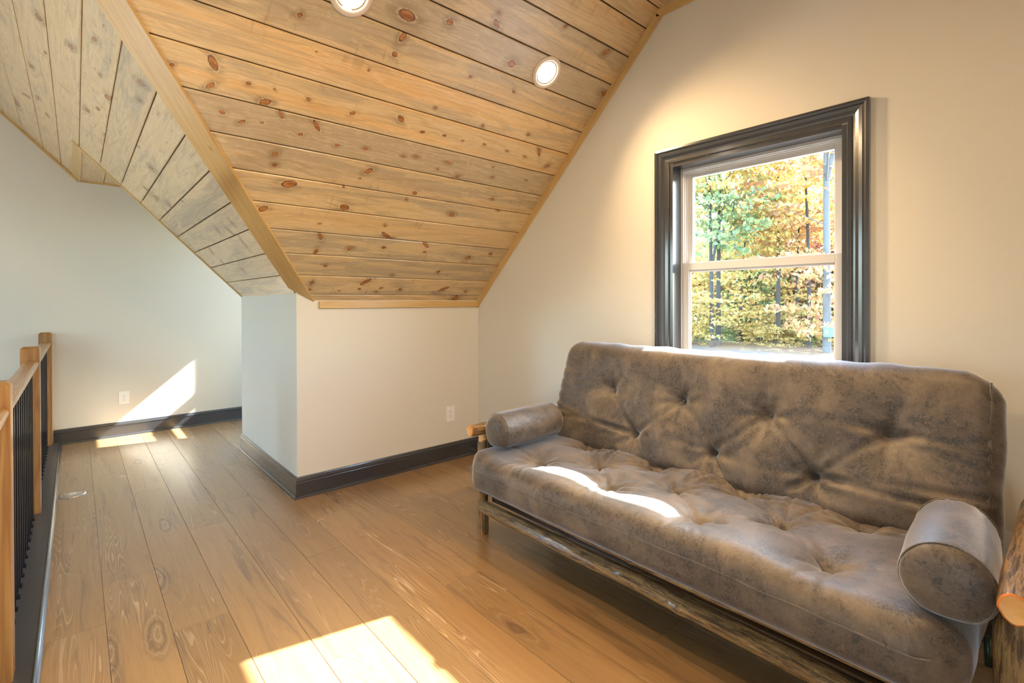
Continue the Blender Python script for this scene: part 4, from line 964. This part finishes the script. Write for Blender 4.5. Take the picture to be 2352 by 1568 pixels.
# bolster pillows
def bolster(loc, L, R, seed, label):
    rg = np.random.default_rng(seed); ph = rg.uniform(0, 6.28, 8)
    prof = [(-0.012, 0.0), (-0.011, 0.25*R), (-0.008, 0.5*R), (-0.001, 0.75*R), (0.010, 0.9*R), (0.020, 0.965*R), (0.026, 0.975*R), (0.034, 0.99*R)]
    n2 = 34
    body = [(0.034+(L-0.068)*t, R*(0.99+0.05*math.sin(PI*t))) for t in np.linspace(0, 1, n2)][1:-1]
    prof = prof+body+[(L-q[0], q[1]) for q in prof[::-1]]
    seg = 56; V, F = [], []
    for i, (a, r) in enumerate(prof):
        for j in range(seg):
            th = 2*PI*j/seg
            rr = r*(1+0.010*math.sin(3*th+ph[0]+4*a)+0.007*math.sin(5*th+ph[1]-9*a)+0.005*math.sin(8*th+ph[2]+30*a))
            if 0.02 < a < 0.06 or L-0.06 < a < L-0.02: rr *= 1+0.009*math.sin(19*th+ph[3])+0.006*math.sin(31*th+ph[4])
            zz = rr*math.sin(th)
            if zz < -0.80*R: zz = -0.80*R+(zz+0.80*R)*0.35
            V.append((a-L/2, rr*math.cos(th), zz))
    for i in range(len(prof)-1):
        for j in range(seg): F.append((i*seg+j, (i+1)*seg+j, (i+1)*seg+(j+1) % seg, i*seg+(j+1) % seg))
    b = tag(empty('bolster_pillow'), label, 'pillow')
    body_o = mobj('cover', V, F, SUEDE, b, smooth=True)
    for a in (0.024, L-0.024):
        VV = []
        for j in range(seg):
            th = 2*PI*j/seg; r = R*0.985; zz = r*math.sin(th)
            if zz < -0.80*R: zz = -0.80*R+(zz+0.80*R)*0.35
            c = np.array((a-L/2, r*math.cos(th), zz)); o = np.array((0, math.cos(th), math.sin(th)))
            for q in range(5):
                al = 2*PI*q/5; VV.append(c+o*0.0025*math.cos(al)+np.array((1, 0, 0))*0.0025*math.sin(al))
        FF = [(j*5+q, j*5+(q+1) % 5, ((j+1) % seg)*5+(q+1) % 5, ((j+1) % seg)*5+q) for j in range(seg) for q in range(5)]
        mobj('seam', VV, FF, SUEDE, body_o, smooth=True)
    b.location = loc
    return b
bolster((1.965, 2.112, 0.628), 0.47, 0.100, 1, 'grey suede bolster pillow by the knee wall end of the sofa')
b2 = bolster((1.895, 0.229, 0.616), 0.45, 0.101, 2, 'grey suede bolster pillow beside the thick log arm, end disc facing forward')
b2.rotation_euler = (0, 0, math.radians(4.0))

# ------------------------------------------------------------------ outside: ground and autumn woods
GZ = -2.0
def mat_ground():
    m, nt, out = newmat('gravel_and_leaf_litter')
    tc = nd(nt, 'ShaderNodeTexCoord').outputs['Object']
    sp = nd(nt, 'ShaderNodeSeparateXYZ', {0: tc})
    n1 = NOISE(nt, tc, 3.0, 5, 0.7); n2 = NOISE(nt, tc, 0.35, 3)
    gravel = MIX(nt, n1, (0.035, 0.038, 0.045), (0.13, 0.13, 0.135))
    litter = MIX(nt, n1, (0.07, 0.04, 0.02), (0.20, 0.13, 0.06))
    e = MR(nt, M(nt, 'ADD', sp.outputs[0], M(nt, 'MULTIPLY', n2, 6.0)), 34.0, 38.0)
    c = MIX(nt, e, gravel, litter)
    p = principled(nt, c, 0.9)
    nt.links.new(p.outputs[0], out.inputs[0]); return m
structure(mobj('ground', [(4, -80, GZ), (140, -80, GZ), (140, 110, GZ), (4, 110, GZ)], [(0, 1, 2, 3)], mat_ground()))
def mat_leaf(name, cols):
    m, nt, out = newmat(name)
    r = nd(nt, 'ShaderNodeNewGeometry').outputs['Random Per Island']
    cr = nt.nodes.new('ShaderNodeValToRGB'); nt.links.new(r, cr.inputs[0]); cr.color_ramp.interpolation = 'CONSTANT'
    el = cr.color_ramp.elements
    while len(el) < len(cols): el.new(0.5)
    for i, c in enumerate(cols): el[i].position = i/len(cols); el[i].color = (*c, 1)
    df = nd(nt, 'ShaderNodeBsdfDiffuse', {0: cr.outputs[0]}); tl = nd(nt, 'ShaderNodeBsdfTranslucent', {0: cr.outputs[0]})
    mx = nd(nt, 'ShaderNodeMixShader', {0: 0.5, 1: df.outputs[0], 2: tl.outputs[0]})
    nt.links.new(mx.outputs[0], out.inputs[0]); return m
LEAF = {
 'yellow': mat_leaf('yellow_leaves', [(0.534, 0.347, 0.101), (0.572, 0.428, 0.133), (0.459, 0.271, 0.101), (0.397, 0.397, 0.146), (0.586, 0.472, 0.221)]),
 'orange': mat_leaf('orange_leaves', [(0.497, 0.252, 0.108), (0.548, 0.347, 0.139), (0.428, 0.209, 0.115), (0.522, 0.397, 0.158), (0.366, 0.221, 0.133)]),
 'green': mat_leaf('green_leaves', [(0.183, 0.271, 0.120), (0.271, 0.347, 0.133), (0.158, 0.209, 0.120), (0.428, 0.397, 0.146), (0.221, 0.297, 0.158)]),
 'red': mat_leaf('red_leaves', [(0.428, 0.120, 0.127), (0.472, 0.183, 0.120), (0.497, 0.271, 0.133), (0.366, 0.115, 0.127)])}
TRUNK = {'dark': simple('dark_trunk', (0.04, 0.034, 0.03), 0.9, 8, 0.4), 'pale': simple('pale_trunk', (0.10, 0.095, 0.09), 0.9, 6, 0.3)}
def leaf_mesh(name, N, rx, rz, size, seed, mat, clumps=70):
    g = np.random.default_rng(seed)
    cc = g.normal(size=(clumps, 3)); cc /= np.linalg.norm(cc, axis=1)[:, None]; cc *= (g.random(clumps)**0.42)[:, None]
    cc *= (rx, rx, rz)
    own = g.integers(0, clumps, N)
    c = cc[own]+g.normal(size=(N, 3))*np.array((0.55, 0.55, 0.16))*rx*0.22
    a = g.normal(size=(N, 3)); a /= np.linalg.norm(a, axis=1)[:, None]
    b = np.cross(a, g.normal(size=(N, 3))); b /= np.linalg.norm(b, axis=1)[:, None]
    s = size*g.uniform(0.6, 1.3, N)[:, None]
    V = np.stack([c-a*s, c-b*s*0.55, c+a*s, c+b*s*0.55], 1).reshape(-1, 3)
    me = bpy.data.meshes.new(name); me.vertices.add(4*N); me.vertices.foreach_set('co', V.ravel())
    me.loops.add(4*N); me.loops.foreach_set('vertex_index', np.arange(4*N, dtype=np.int32))
    me.polygons.add(N); me.polygons.foreach_set('loop_start', np.arange(0, 4*N, 4, dtype=np.int32))
    me.polygons.foreach_set('loop_total', np.full(N, 4, np.int32))
    me.update(calc_edges=True); me.materials.append(mat); return me
LM = {}
for k in LEAF:
    LM[k] = [leaf_mesh('foliage', 1500, 1.0, 1.0, 0.055, 20+3*i+ord(k[0]), LEAF[k]) for i in range(2)]
def trunk_mesh(h, r, seed, fork=0.0, nb=7):
    g = np.random.default_rng(seed)
    parts = []
    def tube(P, R, seg=8):
        V, F = [], []
        for (p, rr) in zip(P, R):
            for j in range(seg):
                a = 2*PI*j/seg; V.append((p[0]+rr*math.cos(a), p[1]+rr*math.sin(a), p[2]))
        for i in range(len(P)-1):
            for j in range(seg): F.append((i*seg+j, i*seg+(j+1) % seg, (i+1)*seg+(j+1) % seg, (i+1)*seg+j))
        F.append(tuple((len(P)-1)*seg+j for j in range(seg)))
        parts.append((V, F))
    lx, ly = g.normal(0, 0.02*h, 2)
    main = [np.array((lx*t*t+0.03*math.sin(5*t+seed), ly*t*t, h*t)) for t in np.linspace(0, 1, 9)]
    tube(main, [r*(1.12-0.8*t) for t in np.linspace(0, 1, 9)])
    if fork:
        b0 = main[int(fork*8)]
        tube([b0+np.array((0, -0.5*t*h*0.2, t*h*0.5)) for t in np.linspace(0, 1, 6)], [r*0.7*(1-0.8*t) for t in np.linspace(0, 1, 6)])
    for k in range(nb):
        t = g.uniform(0.3, 0.92); b0 = main[int(t*8)]; an = g.uniform(0, 6.28); L = h*g.uniform(0.12, 0.28)
        d = np.array((math.cos(an), math.sin(an), g.uniform(0.3, 0.9)))
        tube([b0+d*L*q for q in np.linspace(0, 1, 5)], [r*0.32*(1-0.85*q) for q in np.linspace(0, 1, 5)], 5)
    return join(*parts)
def ray_dir(px):
    d = Fv + (px-1176)/FPX*Rv; d = np.array((d[0], d[1])); return d/np.linalg.norm(d)
def tree(px, dist, h, r, kind, leaf, label, seed, fork=0.0, crown=1.0, low=0.45, group='trees of the autumn woods'):
    d = ray_dir(px)*dist
    t = tag(empty('tree', (d[0], d[1], GZ)), label, 'tree', group)
    V, F = trunk_mesh(h, r*0.8, seed, fork)
    mobj('trunk', np.array(V)+np.array((d[0], d[1], GZ)), F, TRUNK[kind], t, smooth=True)
    g = np.random.default_rng(seed+99)
    nl = 2 if group == 'trees of the autumn woods' and seed % 2 == 0 else 3
    for q in range(nl):
        o = bpy.data.objects.new('foliage', LM[leaf if q == 0 else g.choice([leaf, 'yellow'])][int(g.integers(0, 2))]); link(o, t)
        o['kind'] = 'stuff'
        zc = h*(low+(1-low)*(0.35+0.45*q)); rz = h*(1-low)*0.42
        if q == 2: zc, rz = h*0.20, h*0.16
        rx = crown*h*g.uniform(0.22, 0.30)
        o.location = (g.normal(0, 0.3), g.normal(0, 0.3), zc); o.scale = (rx, rx, rz); o.rotation_euler = (0, 0, g.uniform(0, 6.28))
    return t
special = [
 (1634, 39, 15, 0.20, 'dark', 'green', 'dark forked trunk with green leaves at the window side nearest the knee wall', 1, 0.45, 1.0, 0.42),
 (1650, 40, 16, 0.22, 'dark', 'green', 'dark straight trunk right beside the forked one behind the lower pane', 2, 0, 0.9, 0.5),
 (1700, 44, 12, 0.14, 'dark', 'yellow', 'slim dark trunk in yellow leaves between the forked tree and the leaning one', 3, 0, 1.0, 0.35),
 (1788, 42, 14, 0.20, 'dark', 'yellow', 'dark slightly leaning trunk in the middle of the window view', 4, 0, 1.0, 0.45),
 (1830, 45, 13, 0.15, 'dark', 'orange', 'thin dark trunk just right of the leaning tree under orange leaves', 5, 0, 1.0, 0.45),
 (1859, 41, 17, 0.17, 'dark', 'orange', 'thin dark trunk under the tall orange crown, left of the pale one', 6, 0, 1.0, 0.5),
 (1899, 38, 22, 0.30, 'pale', 'orange', 'thick pale trunk at the right of the window with a high orange crown', 7, 0.5, 0.75, 0.55),
 (1925, 48, 14, 0.18, 'dark', 'red', 'tree with red leaves at the right edge of the window view', 8, 0, 1.0, 0.55),
]
for a in special: tree(*a)
g = np.random.default_rng(42)
for i in range(64):
    px = 1330+i*16.0+g.uniform(-8, 8); dist = g.uniform(46, 78)
    leaf = g.choice(['yellow', 'orange', 'green', 'yellow', 'orange'])
    tree(px, dist, g.uniform(8, 13)*(dist/55), g.uniform(0.08, 0.16), 'dark' if g.random() < 0.75 else 'pale', leaf,
         'slender %s leaved tree deep in the woods beyond the front row of trunks' % leaf, 200+i, 0, 1.3, 0.02, 'slender %s leaved trees deep in the woods' % leaf)
# low brush along the edge of the drive
brush_me = {k: leaf_mesh('brush', 900, 1.0, 0.8, 0.06, 77+ord(k[0]), LEAF[k], 40) for k in ('yellow', 'orange', 'green')}
br = None
for i in range(46):
    px = 1340+i*21+g.uniform(-8, 8); dist = g.uniform(41, 46); d = ray_dir(px)*dist
    k = str(g.choice(['yellow', 'yellow', 'orange', 'green']))
    o = bpy.data.objects.new('bush', brush_me[k]); link(o)
    o.location = (d[0], d[1], GZ+0.7); o.scale = (1.3, 1.3, g.uniform(0.9, 1.6)); o.rotation_euler = (0, 0, g.uniform(0, 6))
    tag(o, {'yellow': 'low yellow bush along the edge of the gravel drive outside', 'orange': 'low orange bush along the edge of the gravel drive outside', 'green': 'low green bush along the edge of the gravel drive outside'}[k], 'bush', k+' bushes along the drive')
# teal panel on the pale trunk
d = ray_dir(1904)*37.2; P = np.array((d[0], d[1], -0.60)); t = ray_dir(1904); sd_ = np.array((-t[1], t[0], 0)); ff = np.array((-t[0], -t[1], 0))
Vb, Fb = box(-0.30, 0.30, -0.03, 0.03, -0.34, 0.34)
pn = mobj('teal_panel', [P+sd_*a+ff*b+np.array((0, 0, c)) for a, b, c in Vb], Fb, simple('teal_plastic', (0.10, 0.52, 0.42), 0.5, 5, 0.15)); bevel(pn, 0.02, 2)
tag(pn, 'small teal panel fixed on the thick pale tree trunk outside', 'panel')
